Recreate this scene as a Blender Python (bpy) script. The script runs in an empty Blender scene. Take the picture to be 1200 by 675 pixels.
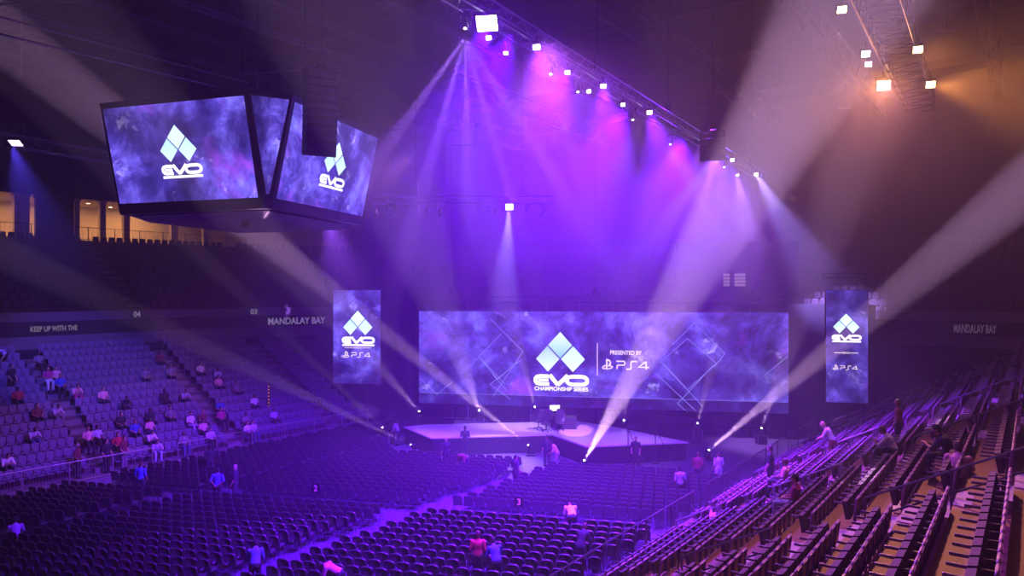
import bpy, bmesh, math, random
from mathutils import Vector, Matrix
random.seed(7)
C = bpy.context.scene.collection
SC = bpy.context.scene
PI = math.pi
F = 810.0; H = 10.0; HZ = 340.0            # focal length in px of a 1200 px wide frame, eye height, horizon
AX = Vector((.602, .799, 0)); NX = Vector((.799, -.602, 0))   # long axis of the hall, and across it

def R(a): return math.radians(a)
def P(px, py, Y): return Vector(((px-600)/F*Y, Y, H-(py-HZ)/F*Y))
def PZ(px, py, z): return P(px, py, (z-H)*F/(HZ-py))
def UV(u, v, z=0): return Vector((AX.x*u+NX.x*v, AX.y*u+NX.y*v, z))
def uv_of(p): return (p.x*AX.x+p.y*AX.y, p.x*NX.x+p.y*NX.y)
def proj(p): return (600+F*p.x/p.y, HZ-F*(p.z-H)/p.y) if p.y > .5 else (-999, -999)
def in_frame(p, m=60):
    x, y = proj(p); return -m < x < 1200+m and -m < y < 675+m*1.6

# ------------------------------------------------------------------ materials
def mat(name, col, rough=.6, metal=0, noise=0, scale=8, spec=.5, emis=None, es=0, bump=0, coat=0):
    m = bpy.data.materials.new(name); m.use_nodes = True
    nt = m.node_tree; b = nt.nodes['Principled BSDF']
    b.inputs['Base Color'].default_value = (*col, 1); b.inputs['Roughness'].default_value = rough
    b.inputs['Metallic'].default_value = metal; b.inputs['Specular IOR Level'].default_value = spec
    if emis: b.inputs['Emission Color'].default_value = (*emis, 1); b.inputs['Emission Strength'].default_value = es; m.cycles.emission_sampling = 'NONE'
    tc = nt.nodes.new('ShaderNodeTexCoord'); n = nt.nodes.new('ShaderNodeTexNoise'); n.inputs['Scale'].default_value = scale
    n.inputs['Detail'].default_value = 4
    nt.links.new(tc.outputs['Object'], n.inputs['Vector'])
    if noise:
        mx = nt.nodes.new('ShaderNodeMix'); mx.data_type = 'RGBA'
        mx.inputs['A'].default_value = (*[c*(1-noise) for c in col], 1); mx.inputs['B'].default_value = (*[min(1, c*(1+noise)) for c in col], 1)
        nt.links.new(n.outputs['Fac'], mx.inputs['Factor']); nt.links.new(mx.outputs['Result'], b.inputs['Base Color'])
    if bump:
        bp = nt.nodes.new('ShaderNodeBump'); bp.inputs['Strength'].default_value = bump
        nt.links.new(n.outputs['Fac'], bp.inputs['Height']); nt.links.new(bp.outputs['Normal'], b.inputs['Normal'])
    return m
def glow(name, col, s, sample='NONE'):
    m = bpy.data.materials.new(name); m.use_nodes = True; nt = m.node_tree; nt.nodes.clear()
    e = nt.nodes.new('ShaderNodeEmission'); e.inputs[0].default_value = (*col, 1); e.inputs[1].default_value = s
    o = nt.nodes.new('ShaderNodeOutputMaterial'); nt.links.new(e.outputs[0], o.inputs[0]); m.cycles.emission_sampling = sample
    return m
def nebula(name, seed, scale, s, dark=.35, sx=1.0):
    m = bpy.data.materials.new(name); m.use_nodes = True; nt = m.node_tree; nt.nodes.clear(); L = nt.links.new
    N = nt.nodes.new
    tc = N('ShaderNodeTexCoord'); mp = N('ShaderNodeMapping'); mp.inputs['Location'].default_value = (seed, seed*.7, seed*1.3)
    mp.inputs['Scale'].default_value = (sx, sx, 1)
    L(tc.outputs['Object'], mp.inputs['Vector'])
    def ns(sc, det, dis, off):
        n = N('ShaderNodeTexNoise'); n.inputs['Scale'].default_value = sc; n.inputs['Detail'].default_value = det
        n.inputs['Distortion'].default_value = dis; n.inputs['Roughness'].default_value = .68
        a = N('ShaderNodeVectorMath'); a.inputs[1].default_value = (off, off*.5, off); L(mp.outputs[0], a.inputs[0]); L(a.outputs[0], n.inputs['Vector']); return n
    n1 = ns(scale, 10, .35, 0); n2 = ns(scale*.7, 4, .2, 13); n3 = ns(scale*1.5, 12, .5, 31)
    r1 = N('ShaderNodeValToRGB'); e = r1.color_ramp; e.elements[0].position = dark; e.elements[0].color = (.010, .006, .085, 1)
    e.elements[1].position = .80; e.elements[1].color = (.50, .50, 1, 1)
    x = e.elements.new(.49); x.color = (.050, .030, .30, 1); x = e.elements.new(.58); x.color = (.11, .075, .56, 1); x = e.elements.new(.68); x.color = (.20, .18, .90, 1)
    L(n1.outputs['Fac'], r1.inputs[0])
    r2 = N('ShaderNodeValToRGB'); r2.color_ramp.elements[0].position = .56; r2.color_ramp.elements[0].color = (0, 0, 0, 1)
    r2.color_ramp.elements[1].position = .78; r2.color_ramp.elements[1].color = (1, 1, 1, 1); L(n2.outputs['Fac'], r2.inputs[0])
    mx = N('ShaderNodeMix'); mx.data_type = 'RGBA'; mx.inputs['B'].default_value = (.24, .05, .62, 1)
    L(r2.outputs[0], mx.inputs['Factor']); L(r1.outputs[0], mx.inputs['A'])
    r3 = N('ShaderNodeValToRGB'); r3.color_ramp.elements[0].position = .60; r3.color_ramp.elements[0].color = (0, 0, 0, 1)
    r3.color_ramp.elements[1].position = .80; r3.color_ramp.elements[1].color = (.55, .5, 1, 1); L(n3.outputs['Fac'], r3.inputs[0])
    ad = N('ShaderNodeMix'); ad.data_type = 'RGBA'; ad.blend_type = 'ADD'; ad.inputs['Factor'].default_value = 1
    L(mx.outputs['Result'], ad.inputs['A']); L(r3.outputs[0], ad.inputs['B'])
    n4 = ns(scale*.45, 2, .0, 57); r4 = N('ShaderNodeMapRange'); L(n4.outputs['Fac'], r4.inputs['Value'])
    for nm, vv in zip(('From Min', 'From Max', 'To Min', 'To Max'), (.36, .66, .40*s, 1.45*s)): r4.inputs[nm].default_value = vv
    em = N('ShaderNodeEmission'); L(r4.outputs['Result'], em.inputs[1]); L(ad.outputs['Result'], em.inputs[0])
    o = N('ShaderNodeOutputMaterial'); L(em.outputs[0], o.inputs[0]); m.cycles.emission_sampling = 'NONE'
    return m

M = dict(
    black=mat('black_metal', (.012, .011, .014), .5, .3, .3), truss=mat('aluminium', (.28, .28, .30), .45, .8, .15),
    darktruss=mat('dark_steel', (.05, .05, .055), .5, .7, .2), chair=mat('charcoal_vinyl', (.045, .035, .05), .38, 0, .3, 30, .6),
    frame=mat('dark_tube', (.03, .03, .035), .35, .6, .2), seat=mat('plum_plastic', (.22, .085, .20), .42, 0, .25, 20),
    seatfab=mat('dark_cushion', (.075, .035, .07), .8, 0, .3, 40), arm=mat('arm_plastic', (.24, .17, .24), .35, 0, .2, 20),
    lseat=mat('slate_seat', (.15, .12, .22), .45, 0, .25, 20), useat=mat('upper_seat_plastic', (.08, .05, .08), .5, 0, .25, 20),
    floor=mat('grey_carpet', (.065, .05, .10), .85, 0, .25, 3, bump=.1), tread=mat('brown_deck', (.16, .062, .048), .6, 0, .3, 2.5),
    riser=mat('riser_paint', (.10, .06, .07), .7, 0, .2, 3), step=mat('pale_step', (.34, .27, .29), .7, 0, .2, 6),
    conc=mat('concrete', (.20, .17, .20), .8, 0, .25, 2), conc2=mat('pale_concrete', (.17, .15, .18), .8, 0, .15, 2), wall=mat('dark_wall', (.045, .035, .05), .9, 0, .3, 1),
    drape=mat('black_drape', (.02, .018, .026), .95, 0, .3, 5), roof=mat('roof_deck', (.035, .033, .04), .9, 0, .3, .4),
    beam=mat('roof_steel', (.09, .08, .10), .5, .5, .2), stage=mat('stage_top', (.50, .46, .52), .35, 0, .08, 1.2),
    skirt=mat('stage_skirt', (.015, .013, .02), .9, 0, .2), cream=mat('cream_wall', (.62, .48, .34), .8, 0, .1, 1.5),
    rail=mat('rail_steel', (.10, .09, .10), .4, .7, .2), palerail=mat('pale_rail', (.35, .33, .36), .4, .6, .15), bezel=mat('screen_bezel', (.008, .008, .01), .4, 0, .2),
    grille=mat('scoreboard_underside', (.16, .13, .13), .4, .5, .5, 2, bump=.3), chain=mat('motor_chain', (.10, .10, .10), .4, .8, .1),
    ribbon=mat('fascia_panel', (.02, .018, .03), .5, 0, .2),
    logo=glow('logo_glow', (.80, .95, 1), 1.5), logocyan=glow('logo_cyan_glow', (.36, .72, .97), 1.3), white=glow('lettering_glow', (.95, .92, 1), 1.5),
    pinktxt=glow('pink_lettering_glow', (1, .80, .88), 1.1), dimtxt=glow('fascia_lettering_glow', (.5, .4, .65), .35), dimmer=glow('faint_fascia_glow', (.5, .35, .65), .13), line=glow('graphic_line_glow', (.30, .32, .95), .8),
    lamp=glow('lamp_face', (1, .93, 1), 14), lampv=glow('violet_lamp_face', (.75, .55, 1), 6), lampa=glow('amber_lamp_face', (1, .62, .25), 18), lampoff=mat('lens_glass', (.03, .03, .04), .1),
    dimsign=mat('white_paint', (.85, .82, .85), .6), warm=glow('downlight_face', (1, .75, .45), 9), skin=mat('skin', (.45, .25, .19), .6, 0, .1, 20), skind=mat('dark_skin', (.16, .08, .06), .6, 0, .1, 20),
)
def cloth(n, c): M[n] = mat(n+'_cloth', c, .85, 0, .18, 25)
for n, c in dict(c_white=(.75, .72, .75), c_lilac=(.48, .40, .62), c_pink=(.72, .35, .42), c_red=(.45, .03, .06), c_darkred=(.16, .03, .05), c_dark=(.025, .025, .035),
                 c_blue=(.06, .10, .45), c_teal=(.10, .28, .32), c_magenta=(.42, .03, .20), c_grey=(.22, .21, .25), c_jeans=(.10, .13, .26), c_palejeans=(.38, .42, .55), c_black=(.015, .015, .02)).items(): cloth(n, c)
for n, c in dict(h_dark=(.015, .01, .01), h_brown=(.07, .035, .02), h_grey=(.38, .35, .36), h_fair=(.40, .26, .14)).items(): M[n] = mat(n+'_hair', c, .6, 0, .3, 60)

# ------------------------------------------------------------------ mesh helpers
class MB:
    def __init__(s): s.v = []; s.f = []; s.m = []
    def add(s, vs, fs, mi=0):
        o = len(s.v); s.v += [tuple(v) for v in vs]; s.f += [tuple(i+o for i in f) for f in fs]; s.m += [mi]*len(fs); return s
    def box(s, c, d, rz=0, mi=0, T=None):
        x, y, z = [k/2 for k in d]; M4 = Matrix.Translation(Vector(c)) @ Matrix.Rotation(rz, 4, 'Z')
        if T: M4 = T @ M4
        vs = [M4 @ Vector((a*x, b*y, e*z)) for e in (-1, 1) for a, b in ((-1, -1), (1, -1), (1, 1), (-1, 1))]
        return s.add(vs, [(3, 2, 1, 0), (4, 5, 6, 7), (0, 1, 5, 4), (1, 2, 6, 5), (2, 3, 7, 6), (3, 0, 4, 7)], mi)
    def bbox(s, c, d, b=.01, mi=0, T=None):      # box with chamfered vertical and top edges
        x, y, z = [k/2 for k in d]; vs = []
        def ring(xx, yy, zz, bb): return [Vector((a, e, zz)) for a, e in ((-xx+bb, -yy), (xx-bb, -yy), (xx, -yy+bb), (xx, yy-bb), (xx-bb, yy), (-xx+bb, yy), (-xx, yy-bb), (-xx, -yy+bb))]
        for xx, yy, zz in ((x-b, y-b, -z), (x, y, -z+b), (x, y, z-b), (x-b, y-b, z)): vs += ring(xx, yy, zz, b)
        M4 = Matrix.Translation(Vector(c)); M4 = T @ M4 if T else M4
        fs = [tuple(range(7, -1, -1)), tuple(range(24, 32))]
        for k in range(3):
            for i in range(8): j = (i+1) % 8; fs.append((k*8+i, k*8+j, k*8+8+j, k*8+8+i))
        return s.add([M4 @ v for v in vs], fs, mi)
    def tube(s, pts, r, n=6, mi=0, closed=False):
        pts = [Vector(p) for p in pts]; vs = []; fs = []; N = len(pts)
        for i, p in enumerate(pts):
            t = (pts[(i+1) % N]-pts[i-1]) if closed else (pts[min(i+1, N-1)]-pts[max(i-1, 0)])
            t.normalize(); a = t.cross(Vector((0, 0, 1)));
            if a.length < .05: a = t.cross(Vector((1, 0, 0)))
            a.normalize(); b = t.cross(a); rr = r[i] if isinstance(r, (list, tuple)) else r
            vs += [p+a*(math.cos(2*PI*k/n)*rr)+b*(math.sin(2*PI*k/n)*rr) for k in range(n)]
        for i in range(N if closed else N-1):
            j = (i+1) % N
            for k in range(n): q = (k+1) % n; fs.append((i*n+k, j*n+k, j*n+q, i*n+q))
        if not closed: fs += [tuple(range(n)), tuple(range(N*n-1, N*n-n-1, -1))]
        return s.add(vs, fs, mi)
    def cyl(s, a, b, r, n=10, mi=0): return s.tube([a, b], r, n, mi)
    def prism(s, pts, z0, z1, mi=0):
        n = len(pts); vs = [(x, y, z0) for x, y in pts]+[(x, y, z1) for x, y in pts]
        return s.add(vs, [tuple(range(n-1, -1, -1)), tuple(range(n, 2*n))]+[(i, (i+1) % n, n+(i+1) % n, n+i) for i in range(n)], mi)
    def truss(s, A, B, w=.4, h=.4, r=.024, step=.55, n=4):
        A = Vector(A); B = Vector(B); d = (B-A); L = d.length; d.normalize(); a = d.cross(Vector((0, 0, 1))).normalized()*w/2; up = Vector((0, 0, h/2))
        cs = [a+up, -a+up, -a-up, a-up]
        for c in cs: s.tube([A+c, B+c], r, n)
        k = max(1, int(L/step))
        for i in range(k):
            p = A+d*(L*i/k); q = A+d*(L*(i+1)/k)
            for j in range(4):
                c0, c1 = cs[j], cs[(j+1) % 4]
                if i % 2: c0, c1 = c1, c0
                s.tube([p+c0, q+c1], r*.55, 3)
                if i == 0: s.tube([p+c0, p+c1], r*.55, 3)
        return s
    def mesh(s, name, mats, smooth=False):
        me = bpy.data.meshes.new(name); me.from_pydata(s.v, [], s.f)
        for m in (mats if isinstance(mats, (list, tuple)) else [mats]): me.materials.append(m)
        if any(s.m): me.polygons.foreach_set('material_index', s.m)
        if smooth: me.polygons.foreach_set('use_smooth', [True]*len(me.polygons))
        me.update(); return me
    def build(s, name, mats, parent=None, smooth=False):
        o = bpy.data.objects.new(name, s.mesh(name, mats, smooth)); C.objects.link(o)
        if parent: o.parent = parent
        return o
def tag(o, label=None, cat=None, group=None, kind=None):
    if label: o['label'] = label
    if cat: o['category'] = cat
    if group: o['group'] = group
    if kind: o['kind'] = kind
    return o
def thing(name, label, cat, loc=(0, 0, 0), rz=0, group=None):
    o = bpy.data.objects.new(name, None); C.objects.link(o); o.location = loc; o.rotation_euler.z = rz; o.empty_display_size = .2
    return tag(o, label, cat, group)
def struct(o): o['kind'] = 'structure'; return o
def kids(o): return [c for c in bpy.data.objects if c.parent == o]
def dup(root, loc, rz=0, label=None, group=None, tree=None):
    r = root.copy(); C.objects.link(r); r.location = loc; r.rotation_euler.z = rz
    if label: r['label'] = label
    if group: r['group'] = group
    for ch, gs in (tree if tree is not None else [(c, kids(c)) for c in kids(root)]):
        c = ch.copy(); C.objects.link(c); c.parent = r
        for g in gs: d = g.copy(); C.objects.link(d); d.parent = c
    return r
def bulk(name, tmpl, places, mats):
    """many copies of a template in one mesh: places = (loc, rotz)"""
    V = []; Fs = []; Ms = []; n = len(tmpl.v)
    for i, (p, a) in enumerate(places):
        c, sn = math.cos(a), math.sin(a)
        V += [(p[0]+c*x-sn*y, p[1]+sn*x+c*y, p[2]+z) for x, y, z in tmpl.v]; o = i*n
        Fs += [tuple(k+o for k in f) for f in tmpl.f]; Ms += tmpl.m
    b = MB(); b.v = V; b.f = Fs; b.m = Ms
    return b.build(name, mats)
def rot_to(d):                                     # z-rotation that turns local +Y to direction d
    return math.atan2(-d[0], d[1])

# ------------------------------------------------------------------ camera and haze
cam = bpy.data.cameras.new('camera'); co = bpy.data.objects.new('camera', cam); C.objects.link(co); SC.camera = co
cam.sensor_width = 36; cam.lens = F/1200*36; cam.shift_y = 2.5/1200; co.location = (0, 0, H); co.rotation_euler = (PI/2, 0, 0)
cam.clip_end = 400
W = bpy.data.worlds.new('world'); SC.world = W; W.use_nodes = True; nt = W.node_tree
nt.nodes['Background'].inputs[0].default_value = (0, 0, 0, 1)
vs_ = nt.nodes.new('ShaderNodeVolumeScatter'); vs_.inputs['Density'].default_value = .0035; vs_.inputs['Anisotropy'].default_value = .08
nt.links.new(vs_.outputs[0], nt.nodes['World Output'].inputs['Volume'])
ge_ = nt.nodes.new('ShaderNodeNewGeometry'); sx_ = nt.nodes.new('ShaderNodeSeparateXYZ'); mr_ = nt.nodes.new('ShaderNodeMapRange'); mr_.interpolation_type = 'SMOOTHSTEP'
nt.links.new(ge_.outputs['Position'], sx_.inputs[0]); nt.links.new(sx_.outputs['Z'], mr_.inputs['Value'])      # the haze hangs mostly under the roof
for nm, vv in zip(('From Min', 'From Max', 'To Min', 'To Max'), (8.5, 15.5, .0031, .0098)): mr_.inputs[nm].default_value = vv
nt.links.new(mr_.outputs['Result'], vs_.inputs['Density'])
W.cycles.volume_sampling = 'MULTIPLE_IMPORTANCE'; W.cycles.homogeneous_volume = False; W.cycles.volume_step_size = 3.0
SC.cycles.volume_step_rate = 1.0; SC.cycles.volume_max_steps = 64
SC.cycles.use_denoising = True; SC.cycles.max_bounces = 4; SC.cycles.diffuse_bounces = 2; SC.cycles.glossy_bounces = 2; SC.cycles.volume_bounces = 0
SC.cycles.sample_clamp_indirect = 3
vsg = SC.view_settings; vsg.view_transform = 'Standard'; vsg.look = 'None'; vsg.exposure = 0; vsg.gamma = 1; vsg.use_curve_mapping = False

# ------------------------------------------------------------------ floor, shell
RV0, RT, RR, RZ0 = -.38, .90, .475, 6.09            # right stand: seat-back line of row 0, tread, rise, tread height of row 0
def rrow(k): return RV0-RT*k, RZ0-RR*k
LV0, LT, LR_, LZ0 = -39.0, .775, .405, .50           # left stand
def lrow(k): return LV0-LT*k, LZ0+LR_*k
b = MB(); b.add([UV(-40, -70, 0), UV(-40, 30, 0), UV(80, 30, 0), UV(80, -70, 0)], [(0, 1, 2, 3)]); struct(b.build('floor', M['floor']))
b = MB(); b.add([UV(-40, -75, 27), UV(-40, 32, 27), UV(84, 32, 27), UV(84, -75, 27)], [(3, 2, 1, 0)]); struct(b.build('ceiling', M['roof']))
for nm, p, q in (('wall_left', (-40, -75), (84, -75)), ('wall_far', (84, -75), (84, 32)), ('wall_right', (84, 32), (-40, 32)), ('wall_back', (-40, 32), (-40, -75))):
    b = MB(); b.add([UV(*p, 0), UV(*q, 0), UV(*q, 27), UV(*p, 27)], [(0, 1, 2, 3)]); struct(b.build(nm, M['wall']))

def wedge_terrace(name, rows, u0, u1, vfun, side, mats):
    """straight stepped stand; rows = [(v_back_edge, z)] front first; side=+1 rises towards +v"""
    b = MB(); prev_z = 0
    for (va, vb, z) in rows:
        b.add([UV(u0, va, prev_z), UV(u1, va, prev_z), UV(u1, va, z), UV(u0, va, z)], [(0, 1, 2, 3)], 1)
        b.add([UV(u0, va, z), UV(u1, va, z), UV(u1, vb, z), UV(u0, vb, z)], [(0, 1, 2, 3)], 0)
        prev_z = z
    for u in (u0, u1):
        for (va, vb, z) in rows:
            b.add([UV(u, va, 0), UV(u, vb, 0), UV(u, vb, z), UV(u, va, z)], [(0, 1, 2, 3)], 1)
    return struct(b.build(name, mats))
rows = [(-10.9, rrow(10)[0]-.78, .87)]
for k in range(10, -9, -1):
    v, z = rrow(k); rows.append((v-.78, v+.12, z))
wedge_terrace('trim_stand_right', rows, -6, 50, None, 1, [M['tread'], M['riser']])
LROWS = 14; LU0, LU1 = -12, 33.5
b = MB()
b.add([UV(LU0, -38, 0), UV(LU1, -38, 0), UV(LU1, -38, .32), UV(LU0, -38, .32)], [(0, 1, 2, 3)])
b.box(UV((LU0+LU1)/2, -38.08, .36), (LU1-LU0, .22, .1), math.atan2(AX.y, AX.x)); struct(b.build('trim_curb_left', M['conc2']))
rows = [(-38.02, -38.28, .32)]
for k in range(LROWS):
    v, z = lrow(k); rows.append((v+.655 if k else -38.28, v-.12, z))
wedge_terrace('trim_stand_left', rows, LU0, LU1, None, -1, [M['conc'], M['riser']])

# the bowl path (in hall coordinates) of the fascia above the lower seats
BOWL = [(-26, -50), (-14, -50), (0, -50), (12, -50), (24, -50), (32, -48.6), (39, -45.6), (45, -41), (49, -35), (51.5, -28), (53, -20), (53.5, -10), (53, 0), (52, 10), (50, 20)]
def offs(path, d):
    out = []
    for i, p in enumerate(path):
        a = path[max(i-1, 0)]; c = path[min(i+1, len(path)-1)]
        t = Vector((c[0]-a[0], c[1]-a[1])).normalized(); n = Vector((t.y, -t.x)); out.append((p[0]+n.x*d, p[1]+n.y*d))
    return out
def band(b, path, d0, z0, d1, z1, mi=0):
    p0 = offs(path, d0); p1 = offs(path, d1)
    for i in range(len(path)-1):
        b.add([UV(*p0[i], z0), UV(*p0[i+1], z0), UV(*p1[i+1], z1), UV(*p1[i], z1)], [(0, 1, 2, 3)], mi)
b = MB(); band(b, BOWL, 0, 0, 0, 6.3, 1); band(b, BOWL, 0, 6.3, 0, 7.1); band(b, BOWL, 0, 7.1, .1, 7.1); band(b, BOWL, 0, 8.0, .3, 8.0); band(b, BOWL, .12, 8.0, .12, 8.6); band(b, BOWL, .12, 8.6, .6, 8.6)
struct(b.build('trim_parapet', [M['conc2'], M['wall']]))
b = MB(); band(b, BOWL, -.05, 7.12, -.05, 7.98); band(b, BOWL, -.05, 7.98, .1, 7.98); band(b, BOWL, -.05, 7.12, .1, 7.12); struct(b.build('trim_fascia', M['ribbon']))
UT, UR, UN = .86, .50, 12
b = MB(); d = .6; z = 8.0
for k in range(UN):
    band(b, BOWL, d, z-UR if k else 7.4, d, z, 1); band(b, BOWL, d, z, d+UT, z, 0); d += UT; z += UR
band(b, BOWL, d, z-UR, d, z, 1); UPZ = z; UPD = d
struct(b.build('trim_upper_stand', [M['conc'], M['riser']]))
# concourse behind the upper seats: floor, ceiling soffit, back wall with openings lit from inside
b = MB(); band(b, BOWL, UPD, UPZ, UPD+6, UPZ); struct(b.build('trim_concourse_floor', M['conc']))
SOF = UPZ+3.3
b = MB(); band(b, BOWL, UPD-.1, SOF, UPD-.1, 27); struct(b.build('wall_upper', M['wall']))
b = MB(); band(b, BOWL, UPD-.1, SOF, UPD+6, SOF); struct(b.build('trim_concourse_soffit', M['cream']))
b = MB(); band(b, BOWL, UPD+5.9, UPZ, UPD+5.9, SOF); struct(b.build('wall_concourse', M['cream']))
# solid infill closing the concourse front except along the left opening
b = MB()
cv = -50-UPD+.1
U0, U1 = 17.0, 38.0
fill = [p for p in BOWL if p[0] >= 32 or p[1] > -40]
band(b, BOWL[6:], UPD-.12, UPZ, UPD-.12, SOF)
for ua, ub in ((-26, -8),): b.add([UV(ua, cv, UPZ), UV(ub, cv, UPZ), UV(ub, cv, SOF), UV(ua, cv, SOF)], [(0, 1, 2, 3)])
struct(b.build('wall_concourse_infill', M['wall']))
for i, (px, w_) in enumerate(((27, 1.0), (66, 2.6), (92, .35), (122, .45), (150, .5), (206, .6), (243, .5))):
    X = (px-600)/F; Y = cv/(X*NX.x+NX.y); p = Vector((X*Y, Y, 0)); u, v = uv_of(p)
    c = thing('concourse_column', ['wide dim column at the far left end of the upper concourse', 'broad purple-lit wall pier left of the warm concourse opening', 'slim pale column at the left of the lit concourse', 'slim pale column in the middle of the lit concourse',
              'pale column of the lit concourse just left of the hanging scoreboard', 'pale column of the concourse seen below the scoreboard', 'last pale concourse column below the scoreboard'][i], 'column', UV(u, v-.4, UPZ), math.atan2(AX.y, AX.x))
    m_ = M['wall'] if i == 1 else M['cream']
    b = MB().bbox((0, 0, 1.55), (w_, .45, 3.1), .03); b.build('shaft', m_, c); MB().box((0, 0, .1), (w_+.1, .55, .2)).build('base', m_, c); MB().box((0, 0, 3.2), (w_+.12, .57, .2)).build('capital', m_, c)
for i in range(9):
    u = 11+i*2.3; c = thing('ceiling_downlight', 'small warm round downlight in the ceiling of the upper left concourse', 'ceiling light', UV(u, cv-2.2-(i % 2)*1.3, SOF-.02), 0, 'concourse downlights')
    MB().cyl((0, 0, 0), (0, 0, -.04), .2, 12).build('trim_ring', M['cream'], c); MB().cyl((0, 0, -.041), (0, 0, -.05), .15, 12).build('lamp_face', M['warm'], c)

# ------------------------------------------------------------------ lights
def spot(p, tgt, deg, e, c, r=.05, blend=.3):
    l = bpy.data.lights.new('spot_light', 'SPOT'); l.energy = e; l.color = c; l.spot_size = R(deg); l.spot_blend = blend; l.shadow_soft_size = r
    o = bpy.data.objects.new('spot_light', l); C.objects.link(o); o.location = p
    o.rotation_euler = (Vector(tgt)-Vector(p)).to_track_quat('-Z', 'Y').to_euler(); return o
def area(p, tgt, sx, sy, e, c, spread=180):
    l = bpy.data.lights.new('area_light', 'AREA'); l.shape = 'RECTANGLE'; l.size = sx; l.size_y = sy; l.energy = e; l.color = c; l.spread = R(spread)
    o = bpy.data.objects.new('area_light', l); C.objects.link(o); o.location = p
    o.rotation_euler = (Vector(tgt)-Vector(p)).to_track_quat('-Z', 'Y').to_euler(); return o
for i in range(4):
    area(UV(12+i*5.5, cv-3, SOF-.15), UV(12+i*5.5, cv-3.2, 0), 4, 1.5, 260, (1, .50, .20))
area(UV(2, cv-3, SOF-.15), UV(2, cv-3.2, 0), 6, 1.5, 60, (.8, .35, .5))

VI = (.15, .004, 1.0); PU = (.21, .015, 1.0); MG = (.60, .10, 1.0); WP = (.95, .53, 1); BL = (.10, .06, 1.0)

# moving-head fixture: base, yoke, head (> lens)
def moving_head(loc, tgt, label, hang=False, lens='lampoff', group=None, s=1.0):
    loc = Vector(loc); d = (Vector(tgt)-loc).normalized(); az = rot_to(d)
    t = thing('moving_head_light', label, 'stage light', loc, az, group)
    sg = -1 if hang else 1
    MB().bbox((0, 0, sg*.06*s), (.34*s, .30*s, .12*s), .015).build('base', M['black'], t)
    y = MB()
    for sx in (-1, 1): y.bbox((sx*.17*s, 0, sg*.29*s), (.05*s, .14*s, .34*s), .01)
    y.bbox((0, 0, sg*.145*s), (.36*s, .16*s, .04*s), .01); y.build('yoke', M['black'], t)
    el = math.asin(max(-1, min(1, d.z))); hd = MB(); c0 = Vector((0, 0, sg*.38*s)); f = Vector((0, math.cos(el), math.sin(el)))
    hd.tube([c0-f*.20*s, c0-f*.17*s, c0, c0+f*.10*s, c0+f*.20*s, c0+f*.22*s], [.06*s, .11*s, .14*s, .12*s, .125*s, .12*s], 12)
    h = hd.build('head', M['black'], t, True); ln = MB().tube([c0+f*.215*s, c0+f*.228*s], .05*s, 12).build('lens', M[lens], h)
    if lens != 'lampoff': ln['label'] = 'glowing lens'
    R_ = Matrix.Rotation(az, 3, 'Z'); return loc+R_ @ (c0+f*.24*s)
def flood(loc, tgt, label, s=.34, lens='lamp', hang=True):
    loc = Vector(loc); d = (Vector(tgt)-loc).normalized(); az = rot_to(d); el = math.asin(d.z)
    t = thing('flood_light', label, 'stage light', loc, az)
    T = Matrix.Rotation(el, 4, 'X')
    h = MB().bbox((0, 0, 0), (s, .16, s*.8), .015, T=T); 
    for k in range(4): h.box((0, -.10, -s*.3+k*s*.2), (s*.8, .06, .02), T=T)
    h.build('housing', M['black'], t)
    MB().bbox((0, .085, 0), (s*.88, .012, s*.68), .004, T=T).build('lens', M[lens], t)['label'] = 'glowing square lens'
    y = MB().tube([(-s*.56, 0, 0), (-s*.56, 0, s*.6), (s*.56, 0, s*.6), (s*.56, 0, 0)], .014, 5); y.tube([(0, 0, s*.6), (0, 0, s*.6+.2)], .02, 5); y.build('yoke', M['black'], t)
    return loc+Matrix.Rotation(az, 3, 'Z') @ (T.to_3x3() @ Vector((0, .12, 0)))

# floor beams: tip pixel, tip height, second point pixel and depth, cone, power
BE = [((622, 524), .45, (448, 388), 39, 5.2, 3.2, 'floor spotlight in front of the stage throwing a long beam up to the left'),
      ((684, 541), .45, (742, 440), 28, 5.4, 4.7, 'floor spotlight among the front chairs throwing the brightest beam up to the right'),
      ((829, 529), .45, (960, 420), 31, 4.7, 3.7, 'floor spotlight right of the stage throwing a long beam to the upper right'),
      ((892, 503), .9, (908, 455), 38, 4.2, .9, 'floor spotlight farthest right, short steep beam'),
      ((817, 497), .9, (832, 440), 38, 4.2, .55, 'floor spotlight under the right part of the big screen, faint beam'),
      ((731, 494), 1.3, (736, 460), 40, 4.0, .35, 'floor spotlight behind the right wing of the stage, faintest beam'),
      ((627, 478), 1.9, (604, 392), 36, 4.2, .75, 'spotlight just left of the stage desk with a thin steep beam'),
      ((562, 482), 1.7, (543, 430), 38, 6.0, .8, 'spotlight on the back edge of the stage with a short steep beam'),
      ((492, 483), 1.5, (440, 425), 38, 4.2, .8, 'spotlight at the left end of the big screen, thin beam up left'),
      ((485, 523), .45, (330, 450), 39.5, 5, .8, 'floor spotlight at the left corner of the stage, low beam to the left'),
      ((450, 503), 1.2, (370, 427), 38, 3.4, .4, 'floor spotlight by the left stage stairs, dim beam to the left')]
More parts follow.
